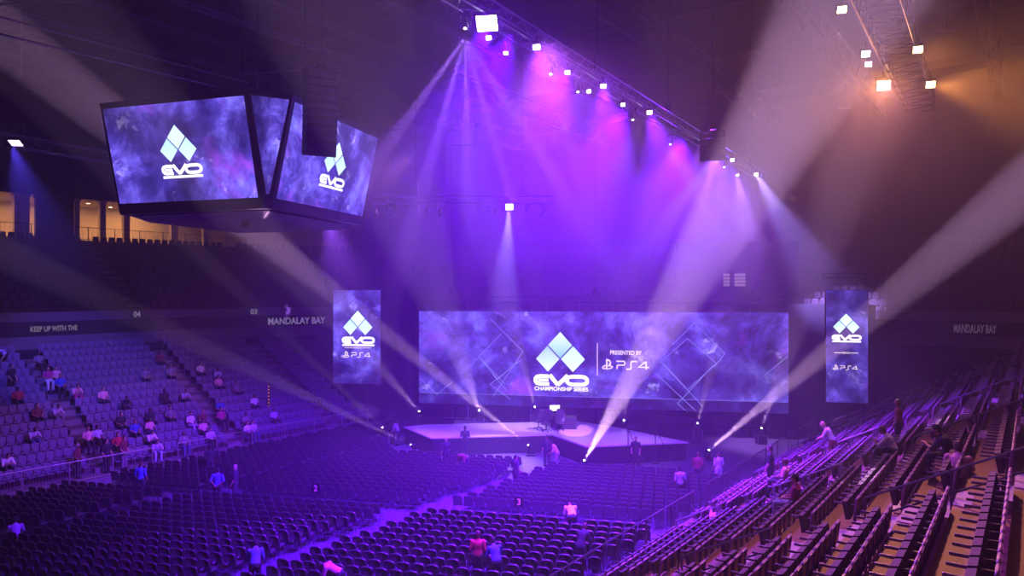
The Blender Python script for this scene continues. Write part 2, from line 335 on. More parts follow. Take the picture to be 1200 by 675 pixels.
for (tx, ty), z, (qx, qy), Yq, cone, pw, lab in BE:
    p = PZ(tx, ty, z+.05); q = P(qx, qy, Yq)
    zb = 1.11 if z > 1.2 else 0
    if zb == 0 and z > .5:                       # short tower under the fixture
        pass
    base = Vector((p.x, p.y, p.z-.38)); lp = moving_head(base, q, lab, lens='lamp')
    if base.z-zb > .08:
        t = thing('equipment_case', 'black road case under the '+lab.replace('floor ', '').split(',')[0].split(' with ')[0].split(' throwing')[0], 'case', (base.x, base.y, zb))
        hh = base.z-zb; MB().bbox((0, 0, hh/2), (.6, .5, hh), .02).build('case_body', M['black'], t)
        for sx in (-1, 1):
            for sy in (-1, 1): MB().box((sx*.3, sy*.25, hh/2), (.03, .03, hh)).build('corner_trim', M['palerail'], t)
    spot(lp, q, cone, pw*265000, WP, .06, .35)

# ------------------------------------------------------------------ trusses and hanging lights
def truss(name, label, A, B, m, w=.4, h=.4, motors=(), r=.024, top=27):
    t = thing(name, label, 'truss', A); A = Vector(A); B = Vector(B)
    MB().truss((0, 0, 0), B-A, w, h, r).build('truss_frame', m, t)
    for f in motors:
        p = (B-A)*f; MB().bbox((p.x, p.y, h/2+.35), (.28, .28, .5), .03).build('hoist_motor', M['black'], t)
        MB().tube([(p.x, p.y, h/2+.6), (p.x, p.y, top-A.z)], .018, 4).build('chain', M['chain'], t)
    return t
TZ = 18.33
A = PZ(640, 55, TZ); B_ = PZ(890, 205, TZ); dv = (B_-A).normalized()
truss('lighting_truss', 'long aluminium lighting truss running from top centre towards the stage', A-dv*8, B_+dv*1, M['truss'], .5, .5, (.08, .3, .5, .7, .92), .03)
FL = [(571, 26, .95, 'biggest and brightest flood light at the near end of the long truss'), (573, 43, .3, 'small flood light hanging just under the brightest flood light'), (593, 61, .26, 'small flood light left of the white square flood on the near truss'),
      (629, 54, .42, 'white square flood light, second large one along the truss'), (665, 84, .32, 'flood light to the right of the small star-beam fixture'), (690, 106, .30, 'thin bright flood light below the truss near its middle'),
      (707, 100, .38, 'white square flood light at the middle of the truss'), (730, 122, .32, 'slanted flood light right of the middle of the truss'), (761, 131, .40, 'square flood light on the truss left of the dark speaker cluster'),
      (827, 170, .42, 'square flood light at the far part of the truss, right of the star beam'), (838, 184, .34, 'small flood light second from the last group on the far truss'), (858, 187, .38, 'violet-white flood light in the last group of the far truss'),
      (864, 205, .30, 'low small flood light in the last group of the far truss'), (886, 204, .46, 'last flood light at the stage end of the long truss')]
for x, y, s, lab in FL:
    p = PZ(x, y, TZ-.45); g = flood(p, p+Vector((-.1*p.x-1.2, -p.y*.42, -9+.0*s)), lab, s*(.72 if s > .9 else .60))
for x, y, s in ((677, 105, .18), (741, 138, .18), (848, 194, .24), (645, 84, .24), (545, 30, .3), (785, 167, .32)):
    p = PZ(x, y, TZ-.6)
    moving_head(p+Vector((0, 0, .42)), p+Vector((.2, -2, -5)), {677: 'tiny lit moving head under the middle of the long truss', 741: 'tiny lit moving head just past the middle of the long truss', 848: 'small lit moving head in the last group of the long truss',
                645: 'small moving head on the near truss fanning thin rays', 545: 'moving head at the near end of the truss fanning a star of beams', 785: 'moving head on the far truss fanning a star of pinkish rays'}[x], True, 'lamp', s=.9)
# rays of the three star fixtures
def star(x, y, z, ends, cone, pw, col):
    pw *= 2.4
    p = PZ(x, y, z); p.z -= .38
    for (qx, qy, Yq) in ends: spot(p, P(qx, qy, Yq), cone, pw, col, .05, .4)
star(545, 30, TZ-.6, ((455, 170, 27), (497, 215, 27), (548, 230, 27), (606, 260, 27), (655, 215, 27)), 4.6, 105000, (.40, .15, 1))
star(645, 84, TZ-.6, ((672, 190, 30), (690, 230, 30), (722, 200, 30), (760, 220, 31)), 2.6, 90000, (.42, .18, 1))
star(785, 167, TZ-.6, ((812, 220, 32), (845, 235, 32)), 4, 36000, (.9, .5, 1))
# wide washes from the truss
for i, (x, y, dx, dy, col, e, cone) in enumerate(((571, 26, -.25, .45, VI, 30000, 62), (600, 40, -.55, .7, VI, 34000, 60), (629, 54, .15, .4, PU, 50000, 60), (665, 80, -.35, .5, VI, 60000, 66), (707, 100, .1, .5, PU, 55000, 60), (735, 122, -.5, .3, VI, 70000, 66),
          (761, 131, .3, .0, PU, 50000, 56), (800, 160, -.3, -.3, VI, 80000, 66), (827, 170, .2, -.6, PU, 60000, 50))):
    p = PZ(x, y, TZ-1.05); spot(p, p+Vector((dx, dy, -1)), cone*1.15, e*1.12, col, .12, .95)
for x, y, q, e, col, cone in ((838, 184, (770, 275, 40), 50000, (.5, .3, 1), 20), (886, 204, (925, 270, 46), 110000, (.40, .28, 1), 26), (864, 205, (880, 300, 44), 34000, (.6, .3, 1), 34), (838, 184, (810, 280, 44), 60000, (.6, .25, 1), 16)):
    p = PZ(x, y, TZ-1.05); spot(p, P(*q), cone, e, col, .1, .8)
# glow of the floods that face the room
for x, y, e, c, q in ((571, 26, 26000, VI, (520, 330, 12)), (629, 54, 16000, VI, (640, 400, 12)), (707, 100, 14000, PU, (720, 400, 14)), (827, 170, 16000, PU, (800, 400, 20)), (886, 204, 14000, BL, (900, 400, 24)), (593, 61, 30000, VI, (440, 330, 24))):
    p = PZ(x, y, TZ-.85); p.y -= .35; spot(p, P(*q), 130, e*.10, c, .15, .8)
p = P(383, 236, 41); flood(p, p+Vector((0, -3, -6)), 'violet flood light hanging just behind the scoreboard', .5, 'lampv'); spot(p+Vector((0, -.3, -.5)), P(410, 350, 40), 48, 40000, (.30, .08, 1), .1, .9)
# speaker cluster hanging on the far truss
def line_array(name, loc, rz, n, w, label, z_top, curve=.03, hb=.27):
    t = thing(name, label, 'loudspeaker', loc, rz)
    z = 0; y = 0; a = 0
    MB().box((0, 0, .06), (w, .5, .08)).build('fly_frame', M['black'], t)
    for k in range(n):
        T = Matrix.Translation((0, y, z)) @ Matrix.Rotation(a, 4, 'X')
        bx = MB().add([T @ Vector(v) for v in ((-w/2, .32, 0), (w/2, .32, 0), (w/2*.85, -.25, -.03), (-w/2*.85, -.25, -.03), (-w/2, .32, -hb+.01), (w/2, .32, -hb+.01), (w/2*.85, -.25, -hb+.04), (-w/2*.85, -.25, -hb+.04))],
                      [(0, 1, 2, 3), (7, 6, 5, 4), (1, 0, 4, 5), (2, 1, 5, 6), (3, 2, 6, 7), (0, 3, 7, 4)]).build('speaker_box', M['black'], t)
        MB().box((0, .33, -hb/2), (w*.9, .02, hb*.8), T=T).build('grille', M['darktruss'], bx)
        z -= hb*math.cos(a); y -= hb*math.sin(a)*1.0; a -= curve
    MB().tube([(0, 0, .1), (0, 0, z_top-loc[2])], .02, 4).build('chain', M['chain'], t)
    MB().bbox((0, 0, .45), (.3, .3, .5), .03).build('hoist_motor', M['black'], t)
    return t
p = PZ(377, 95, 10+245/810*23.3); line_array('line_array_speaker', (p.x, p.y, p.z+.3), R(25), 10, 1.15, 'tall black hanging column of loudspeakers in front of the right scoreboard screen', 27)
p = PZ(803, 158, 17.6); line_array('line_array_speaker', (p.x+1.3, p.y-.2, p.z), R(160), 5, 1.2, 'dark loudspeaker column hanging beside the far part of the long truss', 27)
p = PZ(545, 148, 19.0); line_array('line_array_speaker', (p.x, p.y, p.z), R(170), 4, 1.3, 'dark hazy loudspeaker block hanging above the short mid truss', 27)

A = P(428, 234, 42); B_ = P(648, 228, 42); B_.z = A.z
truss('lighting_truss', 'short level lighting truss hung with dark moving heads right of the scoreboard', A, B_, M['darktruss'], .45, .42, (.27, .84), .035)
for x, lab in ((440, 'moving head nearest the scoreboard on the short truss'), (458, 'second dark moving head from the left on the short truss'), (496, 'dark moving head under the left hoist of the short truss'), (516, 'dark moving head just right of the left hoist pair'),
               (562, 'smaller dark moving head at the middle of the short truss'), (577, 'dark moving head left of the lit flood on the short truss'), (618, 'small dark moving head right of the lit flood on the short truss'), (635, 'last moving head at the right end of the short truss')):
    X = (x-600)/F*42; moving_head((X, 42, A.z-.24), (X*.8, 36, A.z-12), lab, True, s=1.25 if x not in (562, 618) else .85)
p = P(597, 242, 41.8); lp = flood(p, p+Vector((0, -6, -3)), 'single lit flood light on the short truss', .5); spot(p+Vector((0, -.2, -.1)), P(592, 330, 41), 26, 110000, (.35, .25, 1), .1, .8)
A = PZ(0, 163, 17); dd = (PZ(125, 184, 17)-A).normalized()
truss('lighting_truss', 'dim lighting truss at the left edge leading behind the scoreboard', A-dd*6, A+dd*17, M['truss'], .5, .55, (.3, .7), .03)
p = PZ(19, 166, 16.5); flood(p, p+Vector((.3, -3, -5)), 'violet flood light on the left truss', .52, 'lampv'); spot(p+Vector((0, -.2, -.2)), P(60, 320, 36), 40, 16000, BL, .1, .8)
p = PZ(9, 172, 16.5); flood(p, p+Vector((.3, -3, -5)), 'smaller unlit-looking flood light left of the violet one', .3, 'lampoff')
# right catwalk truss with amber lights
A = PZ(1032, 0, TZ); B_ = PZ(1079, 122, TZ); dd = (B_-A).normalized()
truss('catwalk_truss', 'broad catwalk truss at upper right lit by amber lamps', A-dd*5, B_, M['darktruss'], 1.15, .7, (.5, .95), .04)
b = MB().tube([PZ(1034, 66, TZ-.3), PZ(1062, 124, TZ-.3)], .03, 6); tag(b.build('cable_pipe', M['palerail']), 'shiny metal pipe catching amber light along the catwalk truss', 'pipe')
AM = [(1035, 100, .5, 'brightest amber lamp under the catwalk truss', 'lampa'), (1090, 99, .34, 'amber lamp at the far right end of the catwalk truss', 'lampa'), (1075, 58, .30, 'small slanted amber lamp right of the catwalk truss', 'lampa'), (1014, 63, .28, 'small pink-white lamp left of the catwalk truss', 'lamp'),
      (1017, 75, .24, 'soft pink lamp just under the small pink-white one', 'lampv'), (986, 11, .26, 'lone warm lamp at the top, left of the catwalk', 'lampa')]
for x, y, s, lab, l in AM:
    p = PZ(x, y, TZ-.6); flood(p, p+Vector((-.33*p.x, -p.y*.6, -6)), lab, s, l)
OR = (1, .34, .07)
for x, y, q, e, cone, col in ((1035, 100, (1010, 130, 21), 38000, 84, OR), (1090, 99, (1215, 110, 24), 42000, 76, OR), (1075, 58, (1150, 80, 22), 14000, 80, OR), (1014, 63, (990, 120, 22), 10000, 80, (1, .4, .5)), (986, 11, (985, 140, 20), 3500, 70, (1, .45, .35))):
    p = PZ(x, y, TZ-.95); spot(p, P(*q), cone, e*.25, col, .12, .9)
for x, y, lab in ((1110, 35, 'thin unlit tube fixture right of the catwalk truss'), (990, 127, 'thin grey tube fixture below and left of the amber lamp'), (1071, 130, 'short grey tube fixture below the catwalk end')):
    p = PZ(x, y, 19.5); t = thing('tube_fixture', lab, 'light fixture', p); MB().bbox((0, 0, 0), (.7, .12, .08), .02).build('housing', M['palerail'], t); MB().tube([(0, 0, .04), (0, 0, 27-p.z)], .012, 4).build('hanger', M['chain'], t)
# roof steel
for i, v in enumerate((-58, -50, -42, -34, -26, -18, -10, -2, 6, 14)):
    b = MB(); b.truss(UV(-10, v, 25.2), UV(78, v, 25.2), .6, 1.6, .09, 2.2); struct(b.build('roof_truss', M['beam']))
for i, u in enumerate((8, 18, 28, 38, 48, 58, 68)):
    b = MB(); A_ = UV(u, -66, 26.2); B2 = UV(u, 26, 26.2)
    b.box((A_+B2)/2, (92, .25, .6), math.atan2(NX.y, NX.x)); struct(b.build('roof_beam', M['beam']))
for px0, py0, px1, py1, z in ((0, 20, 290, 97, 21.5), (0, 40, 255, 102, 21), (280, 88, 400, 78, 21.5), (0, 5, 110, 0, 22)):
    b = MB().tube([PZ(px0, py0, z), PZ(px1, py1, z)], .05, 6); struct(b.build('ceiling_pipe', M['palerail']))

# ------------------------------------------------------------------ screens
class Scr:
    def __init__(s, L, Rr, z0, z1):
        s.L = Vector(L); s.R = Vector(Rr); s.z0 = z0; s.z1 = z1; s.r = (s.R-s.L).normalized(); s.n = Vector((s.r.y, -s.r.x, 0)); s.w = (s.R-s.L).length
        s.up = Vector((0, 0, 1))
    def hit(s, px, py):           # point of the screen plane behind a photo pixel, as (metres along, height)
        d = Vector(((px-600)/F, 1, (HZ-py)/F)); o = Vector((0, 0, H)); n = s.r.cross(s.up)
        t = (s.L-o).dot(n)/d.dot(n); p = o+d*t; return (p-s.L).dot(s.r), (p-s.L).dot(s.up)
def place2d(s, pts, off=.02): return [s.L+s.r*x+s.up*y+s.nn*off for x, y in pts]
def poly2(b, s, pts, off=.02, mi=0): b.add(place2d(s, pts, off), [tuple(range(len(pts)))], mi)
def stroke2(b, s, pts, w, off=.02, mi=0, closed=False):
    n = len(pts); P2 = [Vector(p) for p in pts]; lft = []; rgt = []
    for i in range(n):
        if closed: a = P2[i-1]; c = P2[(i+1) % n]
        else: a = P2[max(i-1, 0)]; c = P2[min(i+1, n-1)]
        d1 = (P2[i]-a).normalized() if (P2[i]-a).length > 1e-6 else None; d2 = (c-P2[i]).normalized() if (c-P2[i]).length > 1e-6 else None
        d1 = d1 or d2; d2 = d2 or d1; t = (d1+d2); t = t.normalized() if t.length > 1e-6 else d1
        nn = Vector((-t.y, t.x)); k = w/2/max(.5, abs(nn.dot(Vector((-d1.y, d1.x))))); lft.append(P2[i]+nn*k); rgt.append(P2[i]-nn*k)
    for i in range(n if closed else n-1):
        j = (i+1) % n; poly2(b, s, [lft[i], lft[j], rgt[j], rgt[i]], off, mi)
def text2d(txt, bold=.0):
    cu = bpy.data.curves.new('t', 'FONT'); cu.body = txt; cu.offset = bold; o = bpy.data.objects.new('t', cu); C.objects.link(o)
    bpy.context.view_layer.update(); me = o.evaluated_get(bpy.context.evaluated_depsgraph_get()).to_mesh()
    v = [(p.co.x, p.co.y) for p in me.vertices]; f = [tuple(q.vertices) for q in me.polygons]
    bpy.data.objects.remove(o); bpy.data.curves.remove(cu)
    x0 = min(a for a, _ in v); x1 = max(a for a, _ in v); y0 = min(c for _, c in v); y1 = max(c for _, c in v)
    return [((a-x0)/(x1-x0), (c-y0)/(y1-y0)) for a, c in v], f
def put_text(b, s, txt, x0, x1, y0, y1, off=.02, mi=0, bold=.025):
    v, f = text2d(txt, bold); b.add(place2d(s, [(x0+(x1-x0)*a, y0+(y1-y0)*c) for a, c in v], off), f, mi)
def grad(name, z0, z1, c0, c1, st=1.35):
    m = bpy.data.materials.new(name); m.use_nodes = True; n_ = m.node_tree; n_.nodes.clear(); L = n_.links.new
    tc = n_.nodes.new('ShaderNodeTexCoord'); sx = n_.nodes.new('ShaderNodeSeparateXYZ'); mr = n_.nodes.new('ShaderNodeMapRange'); mr.inputs['From Min'].default_value = z0; mr.inputs['From Max'].default_value = z1
    mx = n_.nodes.new('ShaderNodeMix'); mx.data_type = 'RGBA'; mx.inputs['A'].default_value = (*c0, 1); mx.inputs['B'].default_value = (*c1, 1)
    e = n_.nodes.new('ShaderNodeEmission'); e.inputs[1].default_value = st; o = n_.nodes.new('ShaderNodeOutputMaterial')
    L(tc.outputs['Object'], sx.inputs[0]); L(sx.outputs['Z'], mr.inputs['Value']); L(mr.outputs['Result'], mx.inputs['Factor']); L(mx.outputs['Result'], e.inputs[0]); L(e.outputs[0], o.inputs[0])
    m.cycles.emission_sampling = 'NONE'; return m
def logo(s, cx, top, k, parent, small=True, words=True):
    """chevron of three diamonds above wide lettering; k = metres per design unit, (cx, top) = apex"""
    def q(x, y): return (cx+(x-967)*k, top-(y-232)*k)
    b = MB(); dm = (((967, 232), (1012, 282), (967, 331), (921, 282)), ((918, 286), (964, 335), (920, 384), (874, 335)), ((1016, 286), (1061, 335), (1015, 384), (970, 335)))
    for j, d4 in enumerate(dm): poly2(b, s, [q(*a) for a in d4], .02, j)
    zt_ = s.L.z+s.up.z*top; up_ = s.up.z*k
    pale = (.72, .93, 1); cy = (.20, .52, .92) if not small else (.55, .82, .98); cl = (.34, .55, .95) if not small else (.50, .82, .95)
    mt = [grad('logo_top', zt_-100*up_, zt_, cy if not small else pale, pale), grad('logo_left', zt_-150*up_, zt_-55*up_, pale, cl), grad('logo_right', zt_-150*up_, zt_-55*up_, pale, (.55, .85, .98))]
    b.build('logo', mt, parent)['label'] = 'chevron logo of three pale diamonds'
    b = MB(); w = 14*k; hw = w
    arc = [(923, 401), (890, 401), (878, 404), (872, 411), (872, 421), (878, 428), (890, 431), (925, 431)]
    stroke2(b, s, [q(*a) for a in arc], w); stroke2(b, s, [q(883, 416), q(922, 416)], w*.8)
    stroke2(b, s, [q(927, 396), q(942, 415), q(959, 434)], w*1.1); stroke2(b, s, [q(957, 434), q(978, 415), q(996, 396)], w*1.1)
    O = [(1012, 401), (1050, 401), (1062, 404), (1069, 411), (1069, 421), (1062, 428), (1050, 431), (1012, 431), (1000, 428), (993, 421), (993, 411), (1000, 404)]
    stroke2(b, s, [q(*a) for a in O], w, closed=True)
    if words: put_text(b, s, 'CHAMPIONSHIP SERIES', q(868, 0)[0], q(1073, 0)[0], q(0, 456)[1], q(0, 441)[1])
    else: poly2(b, s, [q(868, 441), q(1073, 441), q(1073, 452), q(868, 452)])
    b.build('lettering', M['white'], parent)['label'] = 'wide rounded glowing lettering'
M['logo2'] = glow('logo_pale_cyan_glow', (.62, .86, 1), 1.5)
def ps_mark(s, x0, yc, h, parent, mat_='pinktxt'):
    """controller-maker mark and the three characters, h = letter height"""
    b = MB(); u = h
    # mark: standing P
    stroke2(b, s, [(x0+.55*u, yc-.62*u), (x0+.55*u, yc+.75*u)], .2*u)
    stroke2(b, s, [(x0+.55*u, yc+.70*u), (x0+.85*u, yc+.58*u), (x0+1.0*u, yc+.35*u), (x0+.98*u, yc+.08*u), (x0+.80*u, yc+.03*u)], .2*u)
    # swoosh: lying S
    stroke2(b, s, [(x0+.45*u, yc-.05*u), (x0+.12*u, yc-.2*u), (x0+.0*u, yc-.36*u), (x0+.16*u, yc-.50*u), (x0+.45*u, yc-.42*u)], .15*u)
    stroke2(b, s, [(x0+.68*u, yc-.1*u), (x0+1.05*u, yc-.12*u), (x0+1.28*u, yc-.24*u), (x0+1.15*u, yc-.38*u), (x0+.70*u, yc-.52*u)], .15*u)
    b.build('mark', M[mat_], parent)
    b = MB(); w = .17*u; X = x0+1.75*u; yb = yc-.5*u; yt = yc+.5*u; ym = yc
    stroke2(b, s, [(X, yt), (X+.95*u, yt), (X+1.08*u, yt-.12*u), (X+1.08*u, ym+.1*u), (X+.95*u, ym), (X+.25*u, ym), (X+.1*u, ym-.1*u), (X+.1*u, yb)], w)
    X += 1.35*u; stroke2(b, s, [(X+1.2*u, yt), (X+.62*u, yt), (X+.5*u, yt-.12*u), (X+.5*u, yb+.12*u), (X+.38*u, yb), (X-.1*u, yb)], w)
    X += 1.3*u; stroke2(b, s, [(X+1.45*u, yc-.22*u), (X+.15*u, yc-.22*u), (X+1.05*u, yt)], w); stroke2(b, s, [(X+1.1*u, yt), (X+1.1*u, yb)], w)
    b.build('lettering', M[mat_], parent)
def panel(s, name, label, mat_, parent=None, bez=.08, depth=.25, z0=None):
    t = thing(name, label, 'screen', (0, 0, 0)); h = s.z1-s.z0; s.nn = s.r.cross(s.up).normalized()
    if s.nn.y > 0: s.nn = -s.nn
    # object coordinates start at the lower left corner
    o = MB(); w = s.w
    q = lambda x, y, d: s.L+s.r*x+s.up*y+s.nn*d
    def slab(x0, x1, y0, y1, d0, d1):
        vs = [q(x, y, d) for d in (d0, d1) for x, y in ((x0, y0), (x1, y0), (x1, y1), (x0, y1))]
        o.add(vs, [(3, 2, 1, 0), (4, 5, 6, 7), (0, 1, 5, 4), (1, 2, 6, 5), (2, 3, 7, 6), (3, 0, 4, 7)])
    slab(-bez, w+bez, -bez, h+bez, -depth, -.01); slab(-bez, 0, -bez, h+bez, -.01, .03); slab(w, w+bez, -bez, h+bez, -.01, .03); slab(0, w, -bez, 0, -.01, .03); slab(0, w, h, h+bez, -.01, .03)
    o.build('housing', M['bezel'], t)
    zs = 0
    if z0: zs = z0; MB().add([q(0, 0, 0), q(w, 0, 0), q(w, zs, 0), q(0, zs, 0)], [(0, 1, 2, 3)]).build('lower_display', nebula('nebula_low', 11.2, .5, .42, .36), t)['label'] = 'dimmer bottom strip of the picture'
    f = MB().add([q(0, zs, 0), q(w, zs, 0), q(w, h, 0), q(0, h, 0)], [(0, 1, 2, 3)]).build('display', mat_, t); f['label'] = 'glowing violet nebula picture'
    return t
# main wall screen
s = Scr(P(491, 472, 50.4), Vector((P(924, 485, 46).x, 46, P(491, 472, 50.4).z)), 1.8, 8.5)
t = panel(s, 'led_wall_screen', 'very wide violet nebula screen behind the stage with a diamond logo', nebula('nebula_wide', 4.2, .42, 1.4, .38), bez=.06, z0=.75)
ax, ay = s.hit(656.5, 389); x2, _ = s.hit(690, 389); k = (x2-s.hit(627, 389)[0])/205
logo(s, ax, ay, k, t, small=False)
lx, ly = s.hit(700, 440); _, ly2 = s.hit(700, 402); b = MB(); stroke2(b, s, [(lx, ly), (lx, ly2)], .05)
d2 = lambda x, y: s.hit(x, y)
def crop2(x, y): return d2(370+x/3.376, 320+y/3.376)
def crop3(x, y): return d2(680+x/3.07, 320+y/3.07)
b.build('divider_line', M['pinktxt'], t)
b = MB(); put_text(b, s, 'PRESENTED BY', d2(715, 0)[0], d2(752, 0)[0], d2(0+715, 415.5)[1], d2(715, 410.5)[1]); b.build('caption', M['pinktxt'], t)
mx, my = d2(706, 427.5); ps_mark(s, mx, my, (d2(762, 427)[0]-mx)/6.0, t)
b = MB()
for fn, pts in ((crop2, ((735, 240), (645, 330), (750, 440))), (crop2, ((690, 180), (820, 310), (700, 490))), (crop2, ((810, 345), (690, 440), (770, 500))), (crop2, ((700, 400), (760, 470))), (crop2, ((645, 330), (720, 420), (800, 350))),
                (crop3, ((290, 320), (385, 235), (490, 325), (385, 420), (290, 320))), (crop3, ((300, 325), (440, 480))), (crop3, ((480, 330), (350, 470), (385, 500))), (crop3, ((330, 260), (410, 180), (520, 290), (480, 340))), (crop3, ((270, 360), (420, 500))), (crop3, ((660, 370), (745, 300))), (crop2, ((415, 420), (480, 480), (540, 430)))):
    stroke2(b, s, [fn(*p) for p in pts], .045, .015)
stroke2(b, s, [(.1, .75), (s.w-.1, .75)], .03, .015)
b.build('graphic_lines', M['line'], t)['label'] = 'thin pale diamond outlines'
MAIN = s
# header truss above the main screen
A = s.L+s.r*-.3-s.nn*.3; B_ = s.L+s.r*(s.w+.3)-s.nn*.3; A.z = B_.z = 9.35
truss('header_truss', 'thin dark truss running above the wide screen', A, B_, M['darktruss'], .35, .35, (.1, .5, .9), .03)
b = MB()
for f in [i/22 for i in range(23)]:
    p = s.L+s.r*(s.w*f)-s.nn*.75; b.tube([(p.x, p.y, 0), (p.x, p.y, 9.2)], .04, 5)
for z in (.6, 3, 6, 9): pa = s.L-s.nn*.75; pb = s.R-s.nn*.75; b.tube([(pa.x, pa.y, z), (pb.x, pb.y, z)], .04, 5)
tag(b.build('screen_scaffold', M['darktruss']), 'scaffold of dark tubes standing behind the wide screen', 'scaffold')
# portrait screens
for (x0, x1, yt, yb, Y0, Y1, lab, seed, lg) in ((390.5, 446, 340, 449, 53, 52.6, 'tall portrait screen hanging left of the stage', 9.1, (419.3, 364, 37.5, 407, 416, 434)), (968, 1017, 340, 471, 44.8, 44.2, 'tall portrait screen hanging right of the stage', 15.7, (991.5, 367.5, 34, 413, 430.5, 0))):
    L = P(x0, yb, Y0); Rr = Vector((P(x1, yb, Y1).x, Y1, L.z)); z1 = P(x0, yt, Y0).z
    s = Scr(L, Rr, L.z, z1); t = panel(s, 'portrait_screen', lab, nebula('nebula_tall', seed, .55, 1.15, .36), bez=.03)
    cx, cy = s.hit(lg[0], lg[1]); kk = (s.hit(lg[0]+lg[2]/2, lg[1])[0]-s.hit(lg[0]-lg[2]/2, lg[1])[0])/205
    logo(s, cx, cy, kk, t, words=False)
    yl = s.hit(lg[0], lg[3]+.5)[1]; hw = kk*85; b = MB(); stroke2(b, s, [(cx-hw, yl), (cx-hw*.4, yl)], .045); stroke2(b, s, [(cx+hw*.4, yl), (cx+hw, yl)], .045)
    put_text(b, s, 'PRESENTED BY', cx-hw*.36, cx+hw*.36, yl-.06, yl+.06); b.build('caption', M['pinktxt'], t)
    um = kk*200/6.6; ps_mark(s, cx-kk*95, s.hit(lg[0], 416 if seed < 10 else 431)[1], um, t)
    tz = 27
    for f in (.15, .85): p = s.L+s.r*(s.w*f); MB().tube([(p.x, p.y-0, z1), (p.x, p.y, tz)], .02, 4).build('hanging_cable', M['chain'], t)
p0 = P(965, 323, 44.8); p1 = P(1018, 323, 44.8); truss('header_truss', 'small dark truss above the right portrait screen', p0, p1, M['darktruss'], .3, .3, (), .03)

# scoreboard
e1 = Vector((.957, -.29, 0)).normalized(); e2 = Vector((.29, .957, 0)).normalized(); ctr = Vector((-10.88, 28.63, 0)); WW = 3.17
zb, zt = 13.25, 16.68; Db, Dt = WW+.33, WW+1.1
t = thing('scoreboard', 'four-sided hanging scoreboard with glowing violet screens tapering downward', 'scoreboard', (0, 0, 0))
def ringpts(W_, D_, z, cx=0):
    pts = []
    for k in range(4):
        a = Matrix.Rotation(k*PI/2, 3, 'Z'); pts += [ctr+a @ (e1*-W_-e2*D_)+Vector((0, 0, z)), ctr+a @ (e1*W_-e2*D_)+Vector((0, 0, z))]
    return pts
fr = MB(); fe = .30; slope = (Dt-Db)/(zt-zb)
zz = [zb-.36, zb-.36, zb-.02, zt+.02, zt+.2, zt+.2]; rg = [ringpts(WW-.2, WW-.1, zz[0]), ringpts(WW+.02, Db-.10, zz[1]), ringpts(WW+.04, Db-.03, zz[2]), ringpts(WW+.04, Dt-.03, zz[3]), ringpts(WW+.05, Dt+.02, zz[4]), ringpts(WW-.6, Dt-.8, zz[5])]
vs = [v for r_ in rg for v in r_]
fs = [(tuple(range(40, 48)))]+[(k*8+i, k*8+(i+1) % 8, k*8+8+(i+1) % 8, k*8+8+i) for k in range(5) for i in range(8)]
fr.add(vs, fs).build('housing', M['bezel'], t)
MB().add(ringpts(WW-.19, WW-.09, zb-.40)+ringpts(WW-.6, WW-.6, zb-.62), [tuple(range(15, 7, -1))]+[(i, (i+1) % 8, 8+(i+1) % 8, 8+i) for i in range(8)]).build('underside_panel', M['grille'], t)
SN = nebula('nebula_board', 2.3, .62, 1.75, .30); SN2 = nebula('nebula_corner', 6.3, .9, 1.2, .32, 1.6)
class S2: pass
for k in range(4):
    a = Matrix.Rotation(k*PI/2, 3, 'Z'); n_ = a @ (-e2); r_ = a @ e1
    up = (n_*(Dt-Db)+Vector((0, 0, zt-zb))); Hh = up.length; up.normalize(); nn = r_.cross(up); nn = nn if nn.dot(n_) > 0 else -nn
    s = S2(); m_ = .10; s.r = r_; s.up = up; s.nn = nn; s.L = ctr+n_*(Db)+r_*(-WW+m_)+Vector((0, 0, zb))+up*.02; s.w = 2*(WW-m_)
    q = lambda x, y, d: s.L+s.r*x+s.up*y+s.nn*d
    f = MB().add([q(0, 0, .01), q(s.w, 0, .01), q(s.w, Hh-.04, .01), q(0, Hh-.04, .01)], [(0, 1, 2, 3)]).build('display', SN, t); f['label'] = 'glowing violet nebula picture'
    if k in (0, 1):
        kk = s.w*.285/205; off = .0 if k == 0 else 0
        logo(s, s.w*(.50 if k == 0 else .53), Hh*.77, kk*1.0, t, words=False)
    # corner screens, wide at the top and almost pointed below
    a2 = Matrix.Rotation((k+1)*PI/2, 3, 'Z'); nb = a2 @ (-e2); rb = a2 @ e1
    g = .085
    c0 = ctr+n_*Db+r_*(WW+.03)+Vector((0, 0, zb+.15)); c1 = ctr+nb*Db+rb*(-WW-.03)+Vector((0, 0, zb+.15)); c2 = ctr+nb*Dt+rb*(-WW-.03)+Vector((0, 0, zt)); c3 = ctr+n_*Dt+r_*(WW+.03)+Vector((0, 0, zt))
    out = (n_+nb).normalized()*.03; cc = (c0+c1)/2; cd = (c2-c3).normalized()*.12
    MB().add([cc-(c1-c0)*.12+out, cc+(c1-c0)*.12+out, c2-cd+out, c3+cd+out], [(0, 1, 2, 3)]).build('corner_display', SN2, t)
for dx in (-1.6, 1.6):
    for dy in (-1.6, 1.6): p = ctr+e1*dx+e2*dy; MB().tube([(p.x, p.y, zt+.1), (p.x, p.y, 27)], .03, 4).build('hanging_cable', M['chain'], t)
p = ctr-e2*1.9+e1*1.3; c = MB().bbox((p.x, p.y, zb-.72), (.24, .24, .26), .03).build('camera_pod', M['black'], t)
